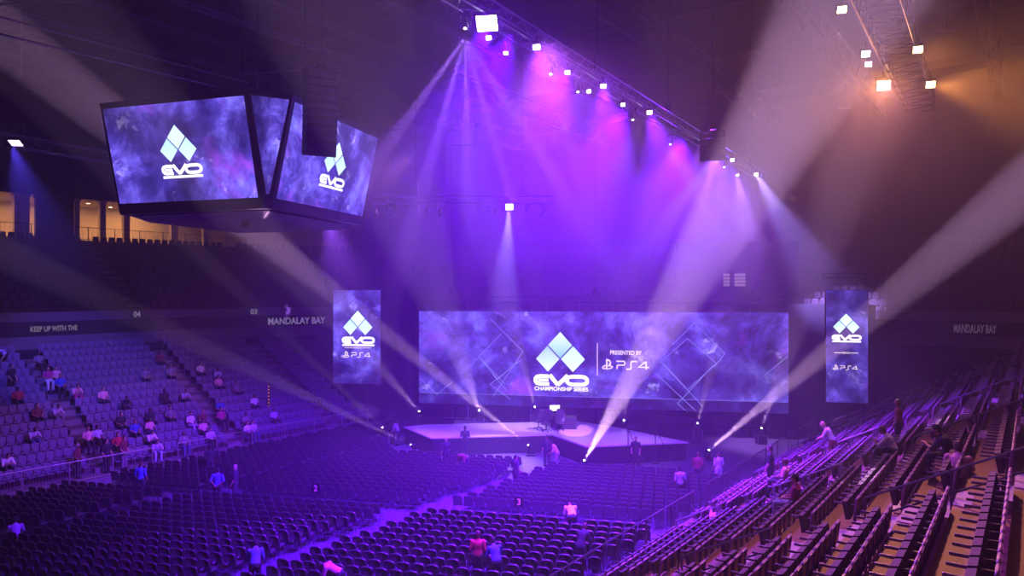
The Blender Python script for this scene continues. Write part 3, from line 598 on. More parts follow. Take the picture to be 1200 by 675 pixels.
# ------------------------------------------------------------------ stage
SP = [(473, 500), (505, 513), (647, 509), (687, 523), (807, 518), (719, 500), (677, 493.5), (560, 496), (500, 497.5)]
ST = 1.1
pts = [PZ(x, y, ST) for x, y in SP]; pts = [(p.x, p.y) for p in pts]
t = thing('stage', 'low angular stage with pale glossy top in front of the wide screen', 'stage', (0, 0, 0))
MB().prism(pts, ST-.08, ST).build('stage_top', M['stage'], t)
cxp = sum(p[0] for p in pts)/len(pts); cyp = sum(p[1] for p in pts)/len(pts)
MB().prism([(cxp+(x-cxp)*.985, cyp+(y-cyp)*.985) for x, y in pts], 0, ST-.08).build('skirt', M['skirt'], t)
# drape wall behind the screens
path = [UV(37.4, -45.9), UV(40.2, -43.9), UV(44, -40.6), UV(48, -34.6), UV(50.4, -27.8), UV(51.9, -20), UV(52.2, -8)]
b = MB(); vs = []; n = 0; D = []
for i in range(len(path)-1):
    for j in range(24):
        f = j/24; p = path[i].lerp(path[i+1], f); tt = (path[i+1]-path[i]).normalized(); nn = Vector((tt.y, -tt.x, 0)); D.append(p+nn*.14*math.sin((i*24+j)*1.3))
for p in D: vs += [(p.x, p.y, 0), (p.x, p.y, 9.0)]
b.add(vs, [(2*i, 2*i+2, 2*i+3, 2*i+1) for i in range(len(D)-1)]); tag(b.build('backdrop_curtain', M['drape'], smooth=True), 'dark pleated curtain closing the hall behind the stage screens', 'curtain')

# stage desk, office chairs, monitor
DZ = ST
def desk(px0, px1, py, name, label):
    p = PZ(px0, py, ST); q = PZ(px1, py, ST); t = thing(name, label, 'desk', (p+q)/2, 0); w = (q-p).length
    MB().bbox((0, 0, .76), (w, .8, .05), .015).build('tabletop', M['black'], t); MB().bbox((0, -.36, .38), (w-.06, .04, .72), .01).build('front_panel', M['skirt'], t)
    for sx in (-1, 1): MB().bbox((sx*(w/2-.05), 0, .37), (.05, .7, .74), .01).build('side_panel', M['black'], t)
    return t
desk(651, 675, 502, 'commentary_desk', 'black panelled desk standing at the centre of the stage')
p = PZ(661, 502, ST)
def office_chair(loc, rz, label):
    t = thing('office_chair', label, 'chair', loc, rz)
    MB().bbox((0, 0, .50), (.52, .5, .10), .03).build('seat', M['chair'], t)
    MB().add([(-.26, -.22, .55), (.26, -.22, .55), (.30, -.30, .9), (.2, -.36, 1.32), (-.2, -.36, 1.32), (-.30, -.30, .9), (-.26, -.30, .55), (.26, -.30, .55), (.30, -.40, .9), (.2, -.44, 1.30), (-.2, -.44, 1.30), (-.30, -.40, .9)],
             [(0, 1, 2, 3, 4, 5), (11, 10, 9, 8, 7, 6), (0, 6, 7, 1), (1, 7, 8, 2), (2, 8, 9, 3), (3, 9, 10, 4), (4, 10, 11, 5), (5, 11, 6, 0)]).build('backrest', M['chair'], t)
    for sx in (-1, 1): MB().tube([(sx*.3, -.15, .5), (sx*.31, -.15, .72), (sx*.31, .15, .72)], .025, 6).build('armrest', M['frame'], t)
    MB().cyl((0, 0, .1), (0, 0, .46), .03).build('gas_column', M['frame'], t)
    st = MB()
    for k in range(5): a = k*2*PI/5; st.tube([(0, 0, .14), (.3*math.cos(a), .3*math.sin(a), .07)], .02, 5); st.tube([(.3*math.cos(a), .3*math.sin(a)-.02, .035), (.3*math.cos(a), .3*math.sin(a)+.02, .035)], .033, 8)
    st.build('star_base', M['frame'], t)
for x, y, a, lab in ((631, 503, .6, 'black gaming chair at the left end of the stage desk'), (640, 505.5, 2.6, 'black gaming chair turned away from the stage desk'), (656, 504.5, 3.0, 'black gaming chair right in front of the stage desk')):
    q = PZ(x, y, ST); office_chair(q, a, lab)
q = PZ(650, 500, ST); t = thing('monitor', 'small monitor with a white picture standing behind the stage chairs', 'monitor', q, R(8))
MB().bbox((0, 0, .42), (.5, .4, .84), .02).build('stand', M['black'], t); MB().bbox((0, 0, 1.22), (.72, .06, .44), .01).build('casing', M['black'], t); MB().cyl((0, 0, .84), (0, 0, 1.02), .03).build('neck', M['black'], t); MB().box((0, -.035, 1.22), (.66, .01, .38)).build('display', M['white'], t)
# stage stairs with handrails at the left wing, braced stands at the right
q = PZ(458, 508, .5); stair_p = q.copy(); t = thing('stage_stairs', 'small black stairs with handrails at the left corner of the stage', 'stairs', (q.x, q.y-.3, 0), R(-70))
st = MB()
for k in range(5): st.box((0, -.3*k, (1.0-.2*k)/2), (1.3, .3, 1.0-.2*k))
st.build('steps', M['black'], t)
for sx in (-1, 1): MB().tube([(sx*.62, .1, 1.0), (sx*.62, .1, 1.95), (sx*.62, -1.3, 1.1), (sx*.62, -1.3, .2)], .025, 6).build('handrail', M['rail'], t)
for x, y in ((736, 545), (768, 543)):
    q = PZ(x, y, 0.0); t = thing('braced_stand', 'thin upright stand with a slanting brace beside the stage wing, '+('nearer the stage desk' if x == 736 else 'farther right'), 'stand', q)
    MB().cyl((0, 0, 0), (0, 0, 2.1), .03, 6).build('pole', M['rail'], t); MB().tube([(0, 0, 2.0), (1.0, -.2, .02)], .022, 5).build('brace', M['rail'], t); MB().box((0, 0, .02), (.4, .3, .04)).build('base_plate', M['black'], t)

# ------------------------------------------------------------------ chairs on the floor
def back_profile(w, h, r, n=5):
    pts = [(-w/2, 0), (w/2, 0)]
    for i in range(n+1): a = i/n*PI/2; pts.append((w/2-r+r*math.cos(a), h-r*.6+r*.6*math.sin(a)))
    for i in range(n+1): a = PI/2+i/n*PI/2; pts.append((-w/2+r+r*math.cos(a), h-r*.6+r*.6*math.sin(a)))
    return pts
def back_panel(w, h, r, th, y0, z0, tilt, n=4, bow=.0, dome=.025):
    b = MB(); pr = back_profile(w, h, r, n); N = len(pr); rings = []
    cx, cz = 0, h/2
    for sc, dy in ((.90, th/2+dome*0), (1, th/2-.012), (1, -th/2+.012), (.90, -th/2)):
        for x, z in pr:
            xx = cx+(x-cx)*sc; z2 = cz+(z-cz)*sc
            rings.append((xx, y0+dy-z2*tilt+bow*(xx/w*2)**2, z0+z2))
    fs = [tuple(range(N-1, -1, -1)), tuple(range(3*N, 4*N))]
    for k in range(3):
        for i in range(N): j = (i+1) % N; fs.append((k*N+j, k*N+i, (k+1)*N+i, (k+1)*N+j))
    return b.add(rings, fs)
def legs_mb(n=4):
    b = MB()
    for sx in (-1, 1):
        b.tube([(sx*.22, .20, 0), (sx*.22, .02, .44)], .011, n); b.tube([(sx*.22, -.26, 0), (sx*.22, -.14, .44), (sx*.22, -.22, .80)], .011, n)
    b.tube([(-.22, .16, .1), (.22, .16, .1)], .009, n); return b
cb = back_panel(.44, .46, .15, .05, -.17, .44, .16, 3); cs_ = MB().bbox((0, .03, .445), (.44, .44, .06), .02)
chair = thing('padded_chair', 'x', 'chair')
o1 = bpy.data.objects.new('backrest', cb.mesh('backrest', M['chair'], True)); o2 = bpy.data.objects.new('seat', cs_.mesh('seat', M['chair'])); o3 = bpy.data.objects.new('leg_frame', legs_mb().mesh('leg_frame', M['frame']))
for o in (o1, o2, o3): C.objects.link(o); o.parent = chair
ctree = [(o1, []), (o2, []), (o3, [])]
ctmp = MB(); ctmp.add(cb.v, cb.f); ctmp.add(cs_.v, cs_.f, 0); l3 = legs_mb(3); ctmp.add(l3.v, l3.f, 1)
th = R(13); RD = Vector((math.cos(th), -math.sin(th), 0)); QD = Vector((math.sin(th), math.cos(th), 0))
def poly_in(p, poly):
    c = False; n = len(poly)
    for i in range(n):
        a, d = poly[i], poly[i-1]
        if (a[1] > p[1]) != (d[1] > p[1]) and p[0] < (d[0]-a[0])*(p[1]-a[1])/(d[1]-a[1])+a[0]: c = not c
    return c
stx = [(cxp+(x-cxp)*1.12, cyp+(y-cyp)*1.3) for x, y in pts]
beam_pts = [PZ(tx, ty, .1) for (tx, ty), *_ in BE if ty > 520]
# people standing or working on the floor clear the chairs around them
FP = [(165, 584, 'stand', 0, 'c_blue', 'c_dark', 'h_brown', 'person in a blue shirt standing in the left cross aisle of the floor'),
      (255, 592, 'behind', .1, 'c_blue', 'c_dark', 'h_dark', 'person in a bright blue shirt with hands behind the back among floor chairs'),
      (276, 588, 'stand', 1.6, 'c_dark', 'c_dark', 'h_grey', 'grey-haired person in dark clothes next to the one in bright blue'),
      (299, 692, 'reach', .3, 'c_teal', 'c_dark', 'h_dark', 'person in a teal and lilac shirt bending over a chair at the bottom'),
      (394, 704, 'bend', 1.5, 'c_pink', 'c_dark', 'h_dark', 'person bending low in a pale pink shirt at the bottom edge beside the aisle'),
      (545, 533, 'stand', 0, 'c_dark', 'c_dark', 'h_dark', 'dark-clothed person standing at the front edge of the stage'),
      (523, 549, 'stand', .5, 'c_dark', 'c_dark', 'h_fair', 'fair-haired person standing in the chair rows left of centre'),
      (545, 557, 'bend', 2.5, 'c_darkred', 'c_dark', 'h_brown', 'dark red figure bending between the front chair rows'),
      (604, 574, 'stand', -1, 'c_dark', 'c_dark', 'h_dark', 'dark figure standing at the foot of the long left beam'),
      (641, 546, 'stand', .4, 'c_dark', 'c_dark', 'h_brown', 'tall dark figure standing in front of the stage desk'),
      (652, 550, 'reach', 1.5, 'c_lilac', 'c_grey', 'h_dark', 'lilac-shirted figure leaning forward in front of the stage'),
      (670, 630, 'bend', .1, 'c_white', 'c_dark', 'h_brown', 'person with a white shirt and dark strap bending over chairs'),
      (681, 668, 'reach', -.6, 'c_dark', 'c_dark', 'h_brown', 'person with pale sleeves standing by the right guard rail'),
      (560, 682, 'stand', 0, 'c_red', 'c_dark', 'h_brown', 'person in red at the bottom centre, mostly hidden by chairs'),
      (581, 688, 'reach', .4, 'c_blue', 'c_dark', 'h_dark', 'dark-haired person in blue beside the person in red'),
      (745, 548, 'stand', 2.8, 'c_dark', 'c_dark', 'h_dark', 'dark figure standing in front of the right wing of the stage'),
      (797, 590, 'stand', .2, 'c_grey', 'c_dark', 'h_dark', 'figure in grey standing in the dim right part of the floor'),
      (818, 570, 'stand', -.5, 'c_darkred', 'c_dark', 'h_brown', 'dark red figure standing near the far right guard rail'),
      (842, 570, 'stand', .3, 'c_palejeans', 'c_palejeans', 'h_brown', 'person in pale jeans standing at the far right guard rail'),
      (246, 560, 'stand', .3, 'c_dark', 'c_dark', 'h_dark', 'dark small figure far back in the left floor rows'),
      (18, 640, 'sitfloor', .6, 'c_lilac', 'c_dark', 'h_dark', 'person in lilac at the lower left edge of the floor seating'),
      (466, 522, 'reach', 1.2, 'c_grey', 'c_dark', 'h_dark', 'figure leaning over equipment at the left stage corner')]
fpos = [PZ(x, y, 0.0) for x, y, *_ in FP]
cpl = []
q = 15.0
while q < 52:
    if not (28.3 < q < 29.5):
        for j in range(-75, 75):
            p = RD*(j*.515+(.0 if int(q) % 2 else .0))+QD*q; u, v = uv_of(p)
            if v > -11.9 or v < -37.3 or abs(v+21.4) < .85 or abs(v+31.6) < .7: continue
            if (p-Vector((stair_p.x, stair_p.y, 0))).length < 1.9: continue
            if poly_in((p.x, p.y), stx) or p.y > 50-.3*max(0, p.x+12) and p.x < -6: continue
            if p.x > -7 and q > 37.6-(.0 if p.x < 3 else .6): continue
            if (p-Vector((p.x, p.y, 0))).length > 1: continue
            if not in_frame(p+Vector((0, 0, .9)), 70) or p.y < 10: continue
            if any((p-b_).length < 1.15 for b_ in beam_pts) or any((p-b_).length < .42 for b_ in fpos): continue
            cpl.append((p, -th+random.uniform(-.05, .05)))
    q += .635
def dsq(pl): return pl[0].x**2+pl[0].y**2+(pl[0].z-H)**2
vis = [c for c in cpl if in_frame(c[0]+Vector((0, 0, .8)), -2)]; vis.sort(key=dsq); near = vis[:300]; ns = set(id(c) for c in near); rest = [c for c in cpl if id(c) not in ns]
GR = 'padded chairs in the nearest floor rows'
first = True
for c in near:
    u, v = uv_of(c[0]); lab = 'black padded chair in the nearest floor rows, '+('left of both diagonal aisles' if v < -31.6 else 'between the two diagonal aisles' if v < -21.4 else 'right of the diagonal aisle')
    if first: chair.location = c[0]; chair.rotation_euler.z = c[1]; chair['label'] = lab; chair['group'] = GR; first = False
    else: dup(chair, c[0], c[1], lab, GR, ctree)
tag(bulk('padded_chair_rows', ctmp, rest, [M['chair'], M['frame']]), 'rows of black padded chairs filling the floor towards the stage', 'chairs', kind='stuff')

# ------------------------------------------------------------------ stand seats
RA = (1.0, 8.2, 15.4, 22.6, 29.8, 37.0, 44.2); LA = (-6.2, 1.2, 8.6, 16.0, 23.4, 30.8)
def seat_parts(folded=True):
    bk = back_panel(.37, .50, .10, .05, -.02, .40, .12, 3)
    if folded: st = MB().add([(-.16, .06, .40), (.16, .06, .40), (.16, .12, .78), (-.16, .12, .78), (-.16, .15, .38), (.16, .15, .38), (.16, .22, .76), (-.16, .22, .76)], [(0, 1, 2, 3), (7, 6, 5, 4), (0, 4, 5, 1), (1, 5, 6, 2), (2, 6, 7, 3), (3, 7, 4, 0)])
    else: st = MB().bbox((0, .24, .44), (.33, .42, .08), .02)
    ar = MB().bbox((.20, .21, .62), (.026, .50, .045), .006); ar.box((.20, .02, .30), (.026, .05, .62)); ar.box((.20, .12, .015), (.026, .22, .03)); return bk, st, ar
def mkseat(name, folded, mats):
    t = thing(name, 'x', 'seat'); tr = []
    for nm, mb, m_ in zip(('backrest', 'seat', 'armrest'), seat_parts(folded), mats):
        o = bpy.data.objects.new(nm, mb.mesh(nm, m_, nm == 'backrest')); C.objects.link(o); o.parent = t; tr.append((o, []))
    return t, tr
rz_r = rot_to(-NX); rz_l = rot_to(NX)
SPI = .40
RP = []    # people of the right stand: px, py (head centre), pose, ...
def on_right(px, py, dh, off=0):      # point on the right stand whose row stands under the pixel, dh = height of the pixel above the tread
    best = None
    for k in range(-2, 11):
        v, z = rrow(k); Z = z+dh
        if py <= HZ+1: continue
        Y = (H-Z)*F/(py-HZ); X = (px-600)/F*Y; u_, v_ = uv_of(Vector((X, Y, 0)))
        if best is None or abs(v_+off-v) < best[0]: best = (abs(v_+off-v), k, u_)
    return best[1], best[2]
def on_left(px, py, dh, off=0):
    best = None
    for k in range(LROWS):
        v, z = lrow(k); Z = z+dh; Y = (H-Z)*F/(py-HZ); X = (px-600)/F*Y; u_, v_ = uv_of(Vector((X, Y, 0)))
        if best is None or abs(v_-off-v) < best[0]: best = (abs(v_-off-v), k, u_)
    return best[1], best[2]
RPE = [(941, 566, 'sit', 'c_magenta', 'c_palejeans', 'h_dark', 'person in a magenta top sitting with pale jeans in the right stand'), (923, 546, 'sit', 'c_pink', 'c_dark', 'h_brown', 'seated person in pink farther down the right stand'),
       (905, 527, 'stand', 'c_dark', 'c_dark', 'h_dark', 'tall dark figure standing at the front of the right stand'), (960, 502, 'lean', 'c_lilac', 'c_darkred', 'h_fair', 'blurred person in lilac leaning forward in the right stand'),
       (1062, 474, 'stand', 'c_darkred', 'c_dark', 'h_brown', 'dark red standing person far up the right stand rows'), (1084, 533, 'sitfloor', 'c_pink', 'c_darkred', 'h_brown', 'person in a pink top crouching between seats in the right stand'),
       (1106, 510, 'sitlean', 'c_dark', 'c_dark', 'h_dark', 'dark-clothed person leaning beside the one in pink'), (1030, 510, 'sitlean', 'c_lilac', 'c_dark', 'h_brown', 'person in lilac hunched in a seat in the middle of the right stand'),
       (770, 0, '', '', '', '', '')][:-1]
rpl = []; ROCC = []
def spread(lst, k, u, step):            # two people never share a seat
    while any(e[0] == k and abs(e[1]-u) < .6 for e in lst): u += step
    return u
for x, y, pose, *_r in RPE:
    k, u = on_right(x, y, {'sit': 1.15, 'sitlean': 1.0, 'stand': 1.6, 'lean': 1.35, 'bend': 1.15, 'sitfloor': .8}[pose], {'sit': .2, 'sitlean': .5, 'stand': .45, 'lean': .75, 'bend': .45, 'sitfloor': .45}[pose]); u = spread(ROCC, k, u, SPI); ROCC.append((k, u, pose))
for k in range(-3, 11):
    v, z = rrow(k)
    for j in range(0, 130):
        u = -2+j*SPI
        if u > 47 or min(abs(u-a) for a in RA) < .66: continue
        if k == 10 and 24 < u < 25: continue
        p = UV(u, v, z)
        if p.y < 2 or not in_frame(p+Vector((0, 0, .8)), 80): continue
        occ = any(kk == k and abs(uu-u) < SPI/2 and po.startswith('sit') for kk, uu, po in ROCC)
        rpl.append((p, rz_r, occ, k, u))
vis = [c for c in rpl if in_frame(c[0]+Vector((0, 0, .8)), 0)]; vis.sort(key=dsq)
occs = [c for c in vis if c[2]]; near = [c for c in vis if not c[2]][:300-len(occs)]+occs; ns = set(id(c) for c in near)
m3 = (M['seat'], M['seatfab'], M['arm']); s1, tr1 = mkseat('stadium_seat', True, m3); s2, tr2 = mkseat('stadium_seat', False, m3)
GR = 'seats in the nearest rows of the right stand'; f1 = f2 = True
for p, a, occ, k, u in near:
    sec = 'nearest block' if u < 8.2 else 'block before the long double rail' if u < 15.4 else 'block behind the long double rail' if u < 22.6 else 'farther blocks'
    lab = 'plum tip-up seat, right stand, %s row, %s' % (('topmost', 'second', 'third', 'fourth', 'fifth', 'sixth', 'seventh', 'eighth', 'ninth', 'tenth', 'at the front', '', '')[max(0, k)] if k <= 10 else 'front', sec)
    if occ:
        lab = 'lowered plum stadium seat under a seated person in the right stand'
        if f2: s2.location = p; s2.rotation_euler.z = a; s2['label'] = lab; s2['group'] = 'occupied seats of the right stand'; f2 = False
        else: dup(s2, p, a, lab, 'occupied seats of the right stand', tr2)
    elif f1: s1.location = p; s1.rotation_euler.z = a; s1['label'] = lab; s1['group'] = GR; f1 = False
    else: dup(s1, p, a, lab, GR, tr1)
if f2:
    for o_, _ in tr2: bpy.data.objects.remove(o_)
    bpy.data.objects.remove(s2)
tp = MB()
for i, mb in enumerate(seat_parts(True)): tp.add(mb.v, mb.f, i)
tag(bulk('stadium_seat_rows', tp, [(c[0], c[1]) for c in rpl if id(c) not in ns], list(m3)), 'farther rows of plum stadium seats in the right stand', 'seats', kind='stuff')

# left stand seats
LP = [(15, 412, 'bend', 'c_lilac', 'c_dark', 'h_dark', 'person in a pale lilac shirt bending in the aisle at the far left'), (28, 432, 'stand', 'c_dark', 'c_dark', 'h_dark', 'dark-clothed person standing below the lilac-shirted one at far left'),
 (12, 458, 'sit', 'c_red', 'c_dark', 'h_dark', 'person in a bright red shirt sitting near the left edge'), (31, 474, 'sit', 'c_darkred', 'c_dark', 'h_dark', 'person in dark red sitting left of the long aisle'), (12, 541, 'sitlean', 'c_white', 'c_dark', 'h_dark', 'person in a white shirt hunched in the front rows at the left edge'),
 (38, 509, 'sitlean', 'c_lilac', 'c_jeans', 'h_dark', 'person in lilac leaning forward in the lower left rows'), (47, 434, 'sit', 'c_magenta', 'c_white', 'h_brown', 'person in magenta with pale trousers right of the far left aisle'), (62, 437, 'sit', 'c_pink', 'c_dark', 'h_dark', 'person in pink beside the magenta one'),
 (58, 419, 'sit', 'c_grey', 'c_dark', 'h_brown', 'person in grey sitting alone in an upper row of the left stand'), (78, 444, 'sit', 'c_blue', 'c_dark', 'h_dark', 'person in blue sitting right of the pink and magenta pair'), (88, 455, 'sitlean', 'c_pink', 'c_magenta', 'h_dark', 'person in pink stretched forward under the one in blue'),
 (164, 413, 'sit', 'c_darkred', 'c_dark', 'h_brown', 'lone person high in the left stand next to the upper stairs'), (160, 432, 'sit', 'c_grey', 'c_dark', 'h_dark', 'lone grey figure three rows under the upper stairs'), (133, 461, 'sit', 'c_pink', 'c_dark', 'h_brown', 'person in a light pink shirt alone in the middle of the left stand'),
 (142, 470, 'sitlean', 'c_dark', 'c_dark', 'h_dark', 'dark figure just below the light pink shirt'), (72, 480, 'sitlean', 'c_lilac', 'c_grey', 'h_dark', 'person in lilac hunched beside the left aisle'), (92, 503, 'sit', 'c_pink', 'c_dark', 'h_brown', 'person in pink near the lower end of the left aisle'),
 (105, 500, 'sit', 'c_lilac', 'c_dark', 'h_dark', 'person in lilac right next to the lower aisle'), (132, 485, 'sit', 'c_dark', 'c_dark', 'h_dark', 'dark person sitting one row above the blue shirt'), (144, 494, 'sit', 'c_blue', 'c_dark', 'h_dark', 'person in a blue shirt in the lower middle rows'),
 (163, 501, 'sit', 'c_pink', 'c_jeans', 'h_dark', 'person in a pink shirt in the crowded lower rows'), (149, 514, 'sit', 'c_red', 'c_dark', 'h_brown', 'person in red sitting low by the guard rail'), (188, 511, 'sitlean', 'c_white', 'c_dark', 'h_dark', 'person in white hunched low behind the rail'),
 (174, 482, 'sit', 'c_dark', 'c_dark', 'h_dark', 'dark figure above the crowded lower rows'), (160, 481, 'sit', 'c_grey', 'c_dark', 'h_dark', 'grey figure left of the dark one above the crowd'), (220, 487, 'sit', 'c_white', 'c_lilac', 'h_brown', 'person in a bright white shirt, the palest in the left stand'),
 (230, 494, 'sit', 'c_pink', 'c_dark', 'h_brown', 'person in pink just right of the bright white shirt'), (244, 488, 'sit', 'c_darkred', 'c_dark', 'h_fair', 'fair-haired person in dark red right of the pink one'), (205, 458, 'sitlean', 'c_lilac', 'c_dark', 'h_dark', 'person in lilac lounging in the middle rows'),
 (196, 462, 'sit', 'c_dark', 'c_dark', 'h_dark', 'dark figure next to the lounging lilac one'), (208, 432, 'sit', 'c_grey', 'c_dark', 'h_brown', 'grey figure beside the second stairs of the left stand'), (235, 429, 'sit', 'c_white', 'c_dark', 'h_dark', 'person in white high right of the second stairs'),
 (242, 434, 'sit', 'c_lilac', 'c_dark', 'h_brown', 'lilac figure right beside the high white one'), (274, 446, 'sit', 'c_pink', 'c_dark', 'h_dark', 'pink figure in the far hazy rows'), (283, 452, 'sit', 'c_grey', 'c_dark', 'h_dark', 'grey figure in the far hazy rows'),
 (300, 467, 'sit', 'c_white', 'c_dark', 'h_dark', 'white-shirted figure at the far end beside the red-dotted post'), (287, 498, 'sit', 'c_white', 'c_dark', 'h_brown', 'whitish figure low behind the far rail'), (279, 500, 'sit', 'c_lilac', 'c_jeans', 'h_dark', 'lilac figure low behind the far rail'),
 (323, 482, 'sit', 'c_lilac', 'c_dark', 'h_dark', 'lilac figure near the far end of the left rows'), (272, 474, 'sit', 'c_blue', 'c_dark', 'h_dark', 'blue figure in the middle of the hazy far block'), (254, 506, 'sit', 'c_lilac', 'c_dark', 'h_dark', 'lilac figure directly behind the rail right of centre'),
 (99, 526, 'stand', 'c_darkred', 'c_dark', 'h_grey', 'pale-haired person in dark red standing at the left guard rail'), (132, 520, 'stand', 'c_dark', 'c_dark', 'h_dark', 'dark person standing at the bottom of the left aisle'), (156, 531, 'stand', 'c_darkred', 'c_grey', 'h_brown', 'blurred brownish person standing at the gap in the left rail'),
 (225, 513, 'sit', 'c_grey', 'c_jeans', 'h_brown', 'grey figure in the front row behind the rail'), (197, 522, 'sitlean', 'c_lilac', 'c_palejeans', 'h_dark', 'lilac figure in the very front row at the rail'), (262, 482, 'sit', 'c_magenta', 'c_dark', 'h_dark', 'magenta figure in the far block, middle rows'), (305, 490, 'sit', 'c_grey', 'c_dark', 'h_dark', 'grey figure left of the farthest lilac one')]
LOCC = []
for x, y, pose, *_r in LP:
    k, u = on_left(x, y, {'sit': 1.15, 'sitlean': 1.0, 'stand': 1.6, 'lean': 1.35, 'bend': 1.15, 'sitfloor': .8}[pose], {'sit': .2, 'sitlean': .5, 'stand': .45, 'lean': .75, 'bend': .45, 'sitfloor': .45}[pose]); u = spread(LOCC, k, u, .4); LOCC.append((k, u))
lt = MB(); bk, st, ar = seat_parts(False)
bk2 = back_panel(.37, .52, .10, .05, -.02, .38, .12, 3); lt.add(bk2.v, bk2.f, 0); lt.add(st.v, st.f, 0); lt.add(ar.v, ar.f, 1)
lpl = []
for k in range(LROWS):
    v, z = lrow(k)
    for j in range(150):
        u = LU0+.3+j*.40
        if u > LU1-.3 or min(abs(u-a) for a in LA) < .62: continue
        p = UV(u, v, z)
        if not in_frame(p+Vector((0, 0, .6)), 60): continue
        lpl.append((p, rz_l, k, u))
vis = [c for c in lpl if in_frame(c[0]+Vector((0, 0, .6)), -4)]; vis.sort(key=dsq); near = vis[:300]; ns = set(id(c) for c in near)
me = lt.mesh('grandstand_seat', [M['lseat'], M['arm']])
for p, a, k, u in near:
    o = bpy.data.objects.new('grandstand_seat', me); C.objects.link(o); o.location = p; o.rotation_euler.z = a
    tag(o, 'slate fixed seat, left stand, %s row from rail, %s' % (('front', 'second', 'third', 'fourth', 'fifth', 'sixth', 'seventh', 'eighth', 'ninth', 'tenth', 'eleventh', 'twelfth', 'thirteenth', 'top')[k], 'left of the crowded aisle' if u < 16 else 'right of the crowded aisle' if u < 23.4 else 'past the second stairs'), 'seat', 'nearest fixed seats of the left stand')
tag(bulk('grandstand_seat_rows', lt, [(c[0], c[1]) for c in lpl if id(c) not in ns], [M['lseat'], M['arm']]), 'farther slate seats of the left stand fading into haze', 'seats', kind='stuff')
# upper bowl seats
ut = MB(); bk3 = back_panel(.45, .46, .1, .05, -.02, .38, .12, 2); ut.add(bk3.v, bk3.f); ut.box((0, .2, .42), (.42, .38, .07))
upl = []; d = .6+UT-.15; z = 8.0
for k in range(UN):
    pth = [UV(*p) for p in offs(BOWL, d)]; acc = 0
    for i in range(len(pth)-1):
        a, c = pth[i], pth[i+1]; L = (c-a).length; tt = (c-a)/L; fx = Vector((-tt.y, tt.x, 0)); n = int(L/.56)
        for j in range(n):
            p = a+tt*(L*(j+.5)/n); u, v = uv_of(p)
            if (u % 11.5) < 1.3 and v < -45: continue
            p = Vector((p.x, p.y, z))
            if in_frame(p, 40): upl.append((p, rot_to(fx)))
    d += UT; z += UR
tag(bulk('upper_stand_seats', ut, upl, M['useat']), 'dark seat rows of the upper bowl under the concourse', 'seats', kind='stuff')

# aisle stairs
def stairs(u, rowf, ks, dirv, mat_, wd=1.15):
    b = MB()
    for k in ks:
        v, z = rowf(k); zlow = z-(RR if rowf is rrow else LR_)
        td = .78 if rowf is rrow else .655; p = UV(u, v-dirv*td-dirv*.2, zlow+.12); b.box(p, (wd, .40, .24), math.atan2(AX.y, AX.x))
        p = UV(u, v-dirv*td+dirv*.14, z+.006); b.box(p, (wd, .28, .012), math.atan2(AX.y, AX.x))
    return struct(b.build('trim_aisle_stairs', mat_))
for a in RA: stairs(a, rrow, range(-6, 11), 1, M['step'])
for a in LA: stairs(a, lrow, range(1, LROWS), -1, M['conc'], .85)
b = MB(); d = .6; z = 8.0
for k in range(UN):
    for i in range(8):
        u = i*11.5+.65
        if u < 26: b.box(UV(u, -50-d-UT/2, z+.02), (1.1, UT, .04), math.atan2(AX.y, AX.x)); b.box(UV(u, -50-d+.12-UT*0, z-.12), (1.1, .3, .24), math.atan2(AX.y, AX.x))
    d += UT; z += UR
struct(b.build('trim_upper_stairs', M['conc2']))

# handrails of the right stand
def hz(v): 
    return RZ0+(RR/RT)*(v-RV0)
def handrail(u, v0, v1, label, loop=False, two=True, m_='rail'):
    t = thing('handrail', label, 'handrail', UV(u, v0, hz(v0)))
    o = UV(u, v0, hz(v0)); g = lambda v, h: UV(u, v, hz(v)+h)-o
    if loop: MB().tube([g(v0, .45), g(v0-.1, .7), g(v0, .93), g(v1, .93), g(v1+.1, .7), g(v1, .45)], .024, 6, closed=True).build('rail_loop', M[m_], t)
    else:
        MB().tube([g(v0, .95), g(v1, .95)], .026, 6).build('top_rail', M[m_], t)
        if two: MB().tube([g(v0, .52), g(v1, .52)], .022, 6).build('lower_rail', M[m_], t)
    n = max(2, int(abs(v1-v0)/1.4)+1)
    for i in range(n):
        v = v0+(v1-v0)*i/(n-1); MB().tube([g(v, -.25), g(v, .95)], .024, 6).build('post', M[m_], t)
for i, a in enumerate(RA[1:]):
    nm = ('nearest', 'long double-bar', 'second long', 'third long', 'farther', 'farthest')[i]
    handrail(a, -2.7, 3.2, nm+' aisle handrail climbing the upper right stand')
    handrail(a, -6.6, -4.6, nm+' mid-stand aisle rail of the right stand', loop=True, m_='palerail' if i in (2, 3) else 'rail')
    handrail(a, -9.9, -8.4, nm+' looped rail at the front of the right stand', loop=True, m_='palerail' if i in (2,) else 'rail')
def guard(name, label, u0, u1, v, z, h, m_, gap=.13, parent=None, post=2.0):
    L = u1-u0; t = thing(name, label, 'railing', UV(u0, v, z), math.atan2(AX.y, AX.x))
    MB().tube([(0, 0, h), (L, 0, h)], .026, 6).build('top_rail', M[m_], t); MB().tube([(0, 0, .08), (L, 0, .08)], .018, 5).build('bottom_rail', M[m_], t)
    b = MB(); n = int(L/gap)
    for i in range(n+1): b.tube([(i*L/n, 0, .08), (i*L/n, 0, h)], .008, 4)
    b.build('balusters', M[m_], t)['kind'] = 'stuff'
    n = max(1, int(L/post))
    for i in range(n+1): MB().box((L*i/n, 0, h/2), (.05, .05, h)).build('post', M[m_], t)
guard('guard_rail', 'long dark barred railing along the front of the right stand', 3, 26.5, -10.85, .87, 1.08, 'rail')
guard('guard_rail', 'farther stretch of dark barred railing beyond the gap of the right stand', 27.8, 46, -10.85, .87, 1.08, 'rail')
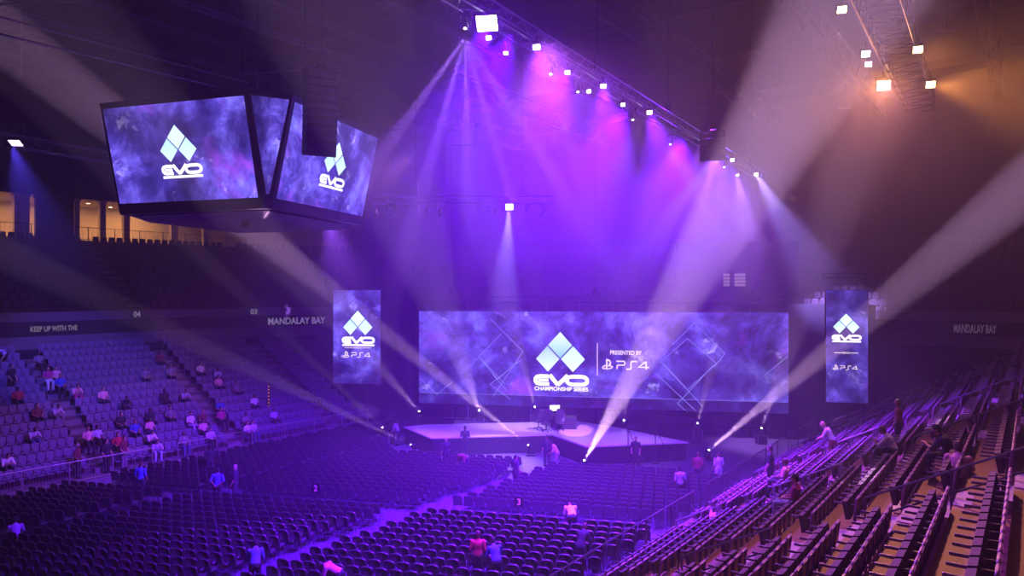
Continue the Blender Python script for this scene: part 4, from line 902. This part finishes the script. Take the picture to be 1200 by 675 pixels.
guard('guard_rail', 'left stand railing of vertical bars at the left edge of the picture', -6, 18.2, -38.12, .4, 1.05, 'palerail')
guard('guard_rail', 'left stand railing of vertical bars below the crowd, beyond the aisle gap', 19.6, 33.4, -38.12, .4, 1.05, 'palerail')
guard('guard_rail', 'thin railing along the edge of the upper left concourse', -6, 38, -50-UPD+.05, UPZ, 1.05, 'rail', .35)
b = MB(); b.add([UV(3, -10.9, 0), UV(46, -10.9, 0), UV(46, -10.9, .87), UV(3, -10.9, .87)], [(0, 1, 2, 3)]); struct(b.build('trim_stand_front', M['riser']))

# fascia lettering
class FS: pass
def fascia_text(txt, px0, px1, seg, z0, z1, name, label, m_='dimtxt', v_off=.08):
    s = FS(); a = UV(*seg[0]); c = UV(*seg[1]); s.r = (c-a).normalized(); s.up = Vector((0, 0, 1)); s.nn = Vector((s.r.y, -s.r.x, 0));
    if s.nn.dot(-a) < 0: s.nn = -s.nn
    s.L = a; n = s.nn
    def X(px): d_ = Vector(((px-600)/F, 1, 0)); t_ = a.dot(n)/d_.dot(n); return (d_*t_-a).dot(s.r)
    b = MB(); put_text(b, s, txt, X(px0), X(px1), z0, z1, v_off); return tag(b.build(name, M[m_]), label, 'lettering')
fascia_text('KEEP UP WITH THE', 35, 90, ((0, -50), (24, -50)), 7.38, 7.72, 'ribbon_lettering', 'faint pale words on the dark band above the left stand')
b = MB()
fascia_text('MANDALAY BAY', 314, 381, ((32, -48.6), (39, -45.6)), 7.25, 7.8, 'ribbon_lettering', 'faint venue name on the band left of the portrait screen')
fascia_text('MANDALAY BAY', 1118, 1168, ((53.5, -10), (53, 0)), 7.25, 7.8, 'ribbon_lettering', 'faint venue name on the band at the far right', 'dimmer')
fascia_text('04', 156, 164, ((12, -50), (24, -50)), 8.12, 8.52, 'section_number', 'small pale section number above the left stand stairs')
fascia_text('03', 293, 301, ((24, -50), (32, -48.6)), 8.12, 8.52, 'section_number', 'small pale section number above the far left rows')
# signs on poles between the chair blocks
for x, y, dg in ((370, 572, '2'), (608, 588, '3')):
    p = PZ(x, y, 1.75); t = thing('section_sign', 'small black sign with a white %s on a pole %s' % (dg, 'left of the diagonal aisle' if dg == '2' else 'right of the diagonal aisle'), 'sign', (p.x, p.y, 0))
    MB().cyl((0, 0, 0), (0, 0, 1.6), .018, 6).build('pole', M['frame'], t); MB().cyl((0, 0, 0), (0, 0, .02), .17, 12).build('base', M['frame'], t)
    bo = MB().bbox((0, 0, 1.75), (.34, .03, .40), .008).build('sign_panel', M['black'], t)
    s = FS(); s.L = Vector((0, 0, 0)); s.r = Vector((1, 0, 0)); s.up = Vector((0, 0, 1)); s.nn = Vector((0, -1, 0)); b = MB(); put_text(b, s, dg, -.07, .07, 1.62, 1.88, .02); b.build('number', M['dimsign'] if 'dimsign' in M else M['pinktxt'], bo)
# red-dotted post
k, u = on_left(308, 452, 1.8); v, z = lrow(k); t = thing('marker_post', 'slim post with small reddish lamps in the far left stand', 'post', UV(u, v+.3, z))
MB().box((0, 0, 1.0), (.12, .12, 2.0)).build('post', M['black'], t); b = MB()
for k in range(7): b.box((0, -.07, .5+k*.22), (.08, .02, .07))
b.build('lamp_face', glow('red_dot', (1, .25, .2), .9), t)
# lit booth windows above the wide screen
for i, x in enumerate((851.5, 867)):
    Y = 53; p = P(x, 328, Y); w = (8 if i == 0 else 13)/F*Y
    t = thing('booth_window', ('narrower' if i == 0 else 'wider')+' dim booth window high above the right part of the screen', 'window', p, R(-14))
    MB().bbox((0, .1, 0), (w+.1, .16, 1.15), .02).build('frame', M['darktruss'], t); b = MB()
    for r_ in range(4): b.box((0, 0, -.39+.26*r_), (w*.92, .03, .2))
    b.build('pane', glow('booth_pane', (.75, .5, .65), .28), t)
# wall carrying the windows
p0 = P(800, 0, 53.3); struct(MB().box((P(862, 340, 53.6).x, 53.6, 11.6), (9, .3, 4.2), R(-14)).build('wall_booth', M['wall']))

# ------------------------------------------------------------------ people
def tube_chain(b, pts, side=None):
    """elliptic tube; pts = (x,y,z,rx[,ry]); rounded ends; rx along x axis"""
    P3 = [Vector(p[:3]) for p in pts]; rx = [p[3] for p in pts]; ry = [p[4] if len(p) > 4 else p[3] for p in pts]
    t0 = (P3[0]-P3[1]).normalized(); t1 = (P3[-1]-P3[-2]).normalized(); r0 = min(rx[0], ry[0]); r1 = min(rx[-1], ry[-1])
    Q = [P3[0]+t0*r0*.85, P3[0]+t0*r0*.5]+P3+[P3[-1]+t1*r1*.5, P3[-1]+t1*r1*.85]
    X = [rx[0]*.45, rx[0]*.85]+rx+[rx[-1]*.85, rx[-1]*.45]; Yy = [ry[0]*.45, ry[0]*.85]+ry+[ry[-1]*.85, ry[-1]*.45]
    n = 12; vs = []; N = len(Q)
    for i in range(N):
        t = (Q[min(i+1, N-1)]-Q[max(i-1, 0)]).normalized(); a = Vector((1, 0, 0)); a = a-t*a.dot(t)
        if a.length < .2: a = Vector((0, 1, 0)); a = a-t*a.dot(t)
        a.normalize(); c = t.cross(a); vs += [Q[i]+a*(math.cos(2*PI*k/n)*X[i])+c*(math.sin(2*PI*k/n)*Yy[i]) for k in range(n)]
    fs = [(i*n+k, i*n+(k+1) % n, (i+1)*n+(k+1) % n, (i+1)*n+k) for i in range(N-1) for k in range(n)]+[tuple(range(n-1, -1, -1)), tuple(range((N-1)*n, N*n))]
    b.add(vs, fs)
def ball(b, c, r, T=None, cut=None):
    vs = []; n, m = 12, 8
    for i in range(1, m): 
        for k in range(n): a = PI*i/m; q = 2*PI*k/n; vs.append(Vector((r[0]*math.sin(a)*math.cos(q), r[1]*math.sin(a)*math.sin(q), r[2]*math.cos(a))))
    vs += [Vector((0, 0, r[2])), Vector((0, 0, -r[2]))]; tp_, bt = len(vs)-2, len(vs)-1
    fs = [(i*n+k, (i+1)*n+k, (i+1)*n+(k+1) % n, i*n+(k+1) % n) for i in range(m-2) for k in range(n)]+[(tp_, k, (k+1) % n) for k in range(n)]+[(bt, (m-2)*n+(k+1) % n, (m-2)*n+k) for k in range(n)]
    b.add([(T @ v if T else v)+Vector(c) for v in vs], fs)
def remesh(b, name, vox):
    o = b.build(name, M['skin']); md = o.modifiers.new('r', 'REMESH'); md.mode = 'VOXEL'; md.voxel_size = vox; md.use_smooth_shade = True
    sm = o.modifiers.new('s', 'SMOOTH'); sm.factor = .5; sm.iterations = 2
    bpy.context.view_layer.update(); me = bpy.data.meshes.new_from_object(o.evaluated_get(bpy.context.evaluated_depsgraph_get())); me.name = name
    me.materials.clear(); me.materials.append(M['skin']); bpy.data.objects.remove(o); return me
def lerp(a, b_, f): return tuple(a[i]+(b_[i]-a[i])*f for i in range(3))
def make_pose(name, hip, chest, neck, head, elb, wri, knee, ank, hair_long=False, short=True):
    """joints: hip/chest/neck/head centre; elb.. = (left, right) tuples"""
    sh = [(-.19, chest[1]+.0, chest[2]+.02), (.19, chest[1], chest[2]+.02)]; hj = [(-.095, hip[1], hip[2]-.03), (.095, hip[1], hip[2]-.03)]
    def torso(b, g):
        m = lerp(hip, chest, .45)
        tube_chain(b, [(*lerp(hip, chest, -.12), .155+g, .11+g), (*hip, .17+g, .12+g), (*m, .145+g, .105+g), (*lerp(hip, chest, .8), .17+g, .12+g), (*chest, .175+g, .105+g), (*lerp(chest, neck, .6), .10+g*.5, .07+g*.5)])
    def arm(b, i, g, upto=1.0):
        tube_chain(b, [(*sh[i], .062+g), (*lerp(sh[i], elb[i], .5), .052+g), (*elb[i], .042+g)])
        if upto > .5: tube_chain(b, [(*elb[i], .043+g), (*lerp(elb[i], wri[i], .4), .042+g), (*wri[i], .028+g)])
    def leg(b, i, g):
        tube_chain(b, [(*hj[i], .10+g), (*lerp(hj[i], knee[i], .4), .086+g), (*knee[i], .058+g)]); tube_chain(b, [(*knee[i], .060+g), (*lerp(knee[i], ank[i], .35), .058+g), (*ank[i], .040+g)])
    b = MB(); torso(b, 0); tube_chain(b, [(*lerp(chest, neck, .7), .06), (*neck, .054), (*lerp(neck, head, .6), .054)])
    hd = Vector(head); f = (Vector(head)-Vector(neck)).normalized(); tl = math.atan2(f.y, f.z)*.6; T = Matrix.Rotation(-tl, 3, 'X')
    ball(b, hd, (.076, .096, .118), T); ball(b, hd+T @ Vector((0, .035, -.06)), (.052, .055, .05), T)
    ball(b, hd+T @ Vector((0, .102, -.012)), (.014, .018, .026), T)
    for sx in (-1, 1): ball(b, hd+T @ Vector((sx*.079, -.005, -.01)), (.012, .02, .03), T)
    for i in (0, 1):
        arm(b, i, 0); leg(b, i, 0)
        w = Vector(wri[i]); d = (w-Vector(elb[i])).normalized(); sx = -1 if i == 0 else 1
        sd = d.cross(Vector((0, 0, 1))); sd = Vector((1, 0, 0)) if sd.length < .3 else sd.normalized(); sd = sd*1.0; pn = sd.cross(d).normalized()
        tube_chain(b, [(*(w), .030, .022), (*(w+d*.05), .040, .018), (*(w+d*.085), .038, .016)])
        for fi, (o_, L) in enumerate(((-.030, .060), (-.010, .072), (.010, .068), (.030, .052))):
            s0 = w+d*.085+sd*o_; k1 = s0+d*L*.5-pn*.006; k2 = k1+d*L*.4-pn*.02; tube_chain(b, [(*s0, .0095), (*k1, .0092), (*k2, .008)])
        th0 = w+d*.02-sd*.032*sx; th1 = th0+d*.03-sd*.03*sx; th2 = th1+d*.03-sd*.008*sx; tube_chain(b, [(*th0, .013), (*th1, .011), (*th2, .0095)])
        a = ank[i]; tube_chain(b, [(a[0], a[1]-.03, a[2]-.035, .035), (a[0], a[1]+.08, a[2]-.045, .036), (a[0], a[1]+.17, a[2]-.055, .028)])
    body = remesh(b, 'body', .0135)
    b = MB(); torso(b, .014); arm(b, 0, .015, .4); arm(b, 1, .015, .4); shirt = remesh(b, 'shirt', .017)
    b = MB(); tube_chain(b, [(*lerp(hip, chest, -.14), .165, .125), (*hip, .183, .133), (*lerp(hip, chest, .18), .17, .125)]); leg(b, 0, .017); leg(b, 1, .017); tr_ = remesh(b, 'trousers', .017)
    b = MB()
    for i in (0, 1): a = ank[i]; tube_chain(b, [(a[0], a[1]-.045, a[2]-.045, .045), (a[0], a[1]+.08, a[2]-.052, .047), (a[0], a[1]+.18, a[2]-.06, .036)])
    shoes = remesh(b, 'shoes', .014)
    b = MB(); ball(b, hd+T @ Vector((0, -.022, .028)), (.087, .097, .108), T); ball(b, hd+T @ Vector((0, -.05, -.03)), (.078, .062, .08), T); hair = remesh(b, 'hair', .013)
    return dict(body=body, shirt=shirt, trousers=tr_, shoes=shoes, hair=hair)
POSE = dict(
 stand=make_pose('stand', (0, 0, .95), (0, 0, 1.38), (0, .01, 1.50), (0, .03, 1.63), ((-.25, -.02, 1.12), (.25, -.02, 1.12)), ((-.24, .10, .90), (.22, .14, .93)), ((-.11, .02, .50), (.11, .04, .50)), ((-.13, -.02, .09), (.13, .02, .09))),
 behind=make_pose('behind', (0, 0, .95), (0, .01, 1.38), (0, .03, 1.50), (0, .06, 1.63), ((-.30, -.08, 1.15), (.30, -.08, 1.15)), ((-.10, -.17, .98), (.10, -.17, .98)), ((-.11, .02, .50), (.11, .02, .50)), ((-.13, -.02, .09), (.13, -.02, .09))),
 reach=make_pose('reach', (0, -.05, .92), (0, .14, 1.28), (0, .22, 1.38), (0, .30, 1.48), ((-.24, .20, 1.02), (.24, .20, 1.02)), ((-.10, .40, .88), (.10, .40, .88)), ((-.11, .05, .49), (.11, .03, .49)), ((-.13, 0, .09), (.13, -.05, .09))),
 bend=make_pose('bend', (0, -.1, .92), (0, .28, 1.12), (0, .40, 1.15), (0, .53, 1.13), ((-.23, .34, .85), (.23, .34, .85)), ((-.16, .46, .62), (.16, .46, .62)), ((-.11, .02, .49), (.11, .02, .49)), ((-.13, -.05, .09), (.13, -.05, .09))),
 lean=make_pose('lean', (0, -.05, .94), (0, .16, 1.30), (0, .24, 1.40), (0, .32, 1.50), ((-.27, .25, 1.08), (.27, .25, 1.08)), ((-.22, .45, .98), (.22, .45, .98)), ((-.11, .05, .50), (.11, .12, .50)), ((-.13, -.05, .09), (.13, .15, .09))),
 sit=make_pose('sit', (0, .22, .62), (0, .14, 1.03), (0, .15, 1.15), (0, .18, 1.28), ((-.25, .18, .81), (.25, .18, .81)), ((-.13, .44, .74), (.13, .44, .74)), ((-.13, .64, .58), (.13, .64, .58)), ((-.13, .68, .09), (.13, .68, .09))),
 sitlean=make_pose('sitlean', (0, .22, .62), (0, .36, .94), (0, .44, 1.04), (0, .52, 1.14), ((-.24, .58, .72), (.24, .58, .72)), ((-.07, .72, .80), (.07, .72, .80)), ((-.15, .64, .55), (.15, .64, .55)), ((-.15, .62, .09), (.15, .62, .09))),
 sitfloor=make_pose('sitfloor', (0, -.1, .38), (0, .04, .76), (0, .1, .87), (0, .15, 1.0), ((-.25, .15, .55), (.25, .15, .55)), ((-.14, .36, .50), (.14, .36, .50)), ((-.16, .32, .46), (.16, .32, .46)), ((-.14, .10, .09), (.14, .10, .09))))
def person(loc, rz, pose, top, legs, hair, label, dark=False):
    if top == 'c_lilac' and False: pass
    ps = POSE[pose]; r = bpy.data.objects.new('person', ps['body']); C.objects.link(r); r.location = loc; r.rotation_euler.z = rz; tag(r, label, 'person')
    sk = M['skind'] if dark else M['skin']; r.material_slots[0].link = 'OBJECT'; r.material_slots[0].material = sk
    for nm, m_ in (('shirt', top), ('trousers', legs), ('shoes', 'c_black'), ('hair', hair)):
        o = bpy.data.objects.new(nm, ps[nm]); C.objects.link(o); o.parent = r; o.material_slots[0].link = 'OBJECT'; o.material_slots[0].material = M[m_]
    return r
for i, ((x, y, pose, a, top, legs, hair, lab), p) in enumerate(zip(FP, fpos)):
    person(p, a, pose, top, legs, hair, lab, i % 3 == 1)
for i, ((x, y, pose, top, legs, hair, lab), (k, u, _)) in enumerate(zip(RPE, ROCC)):
    v, z = rrow(k); us = -2+round((u+2)/SPI)*SPI if pose.startswith('sit') else u
    person(UV(us, v-(0 if pose.startswith('sit') else .45), z), rot_to(AX) if pose in ('bend', 'sitfloor') else rz_r, pose, top, legs, hair, lab, i % 3 == 1)
for i, ((x, y, pose, top, legs, hair, lab), (k, u)) in enumerate(zip(LP, LOCC)):
    v, z = lrow(k); us = LU0+.3+round((u-LU0-.3)/.40)*.40 if pose.startswith('sit') else u
    vv = v if pose.startswith('sit') else v+.45
    person(UV(us, vv, z), rz_l+(random.uniform(-.25, .25) if pose.startswith('sit') else random.uniform(-.8, .8)), pose, top, legs, hair, lab, i % 3 == 2)

# ------------------------------------------------------------------ washes that light the seats and stage (truss positions plus added fill spots)
def T(u, v, z): return UV(u, v, z)
# stage wash
for x, y, q in ((800, 160, (620, 505, 42)), (855, 190, (730, 510, 40)), (760, 131, (560, 505, 43))):
    p = PZ(x, y, TZ-1.0); spot(p, P(*q), 26, 9000, (.62, .36, 1), .2, .7)
# left stand wash, floor wash, right stand wash
spot(PZ(665, 84, TZ-1.0), UV(17, -44, 3), 46, 16000, (.48, .13, 1), .3, .8)
spot(UV(30, -30, 18.2), UV(12, -44, 2), 60, 6000, (.75, .25, .95), .3, .8)  # mauve spot on the left stand
spot(PZ(700, 100, TZ-1.0), UV(20, -26, 0), 75, 8500, (.14, .02, 1), .3, .9)
spot(PZ(1035, 100, TZ-1.0), UV(12, -2, 4), 90, 2200, (.8, .2, .8), .3, .9)
spot(PZ(827, 170, TZ-1.0), UV(22, -7, 2), 66, 26000, (.42, .10, 1), .3, .9)
spot(UV(9, 6, 20), UV(9, -1.0, 5), 40, 800, (1, .34, .22), .4, .9)  # added warm fill for the nearest treads, out of view, no fixture
spot(PZ(640, 55, TZ-1.2), UV(10, -5, 4), 80, 17000, (.50, .10, 1), .3, .9)  # purple fill added for the near right rows, no fixture of its own
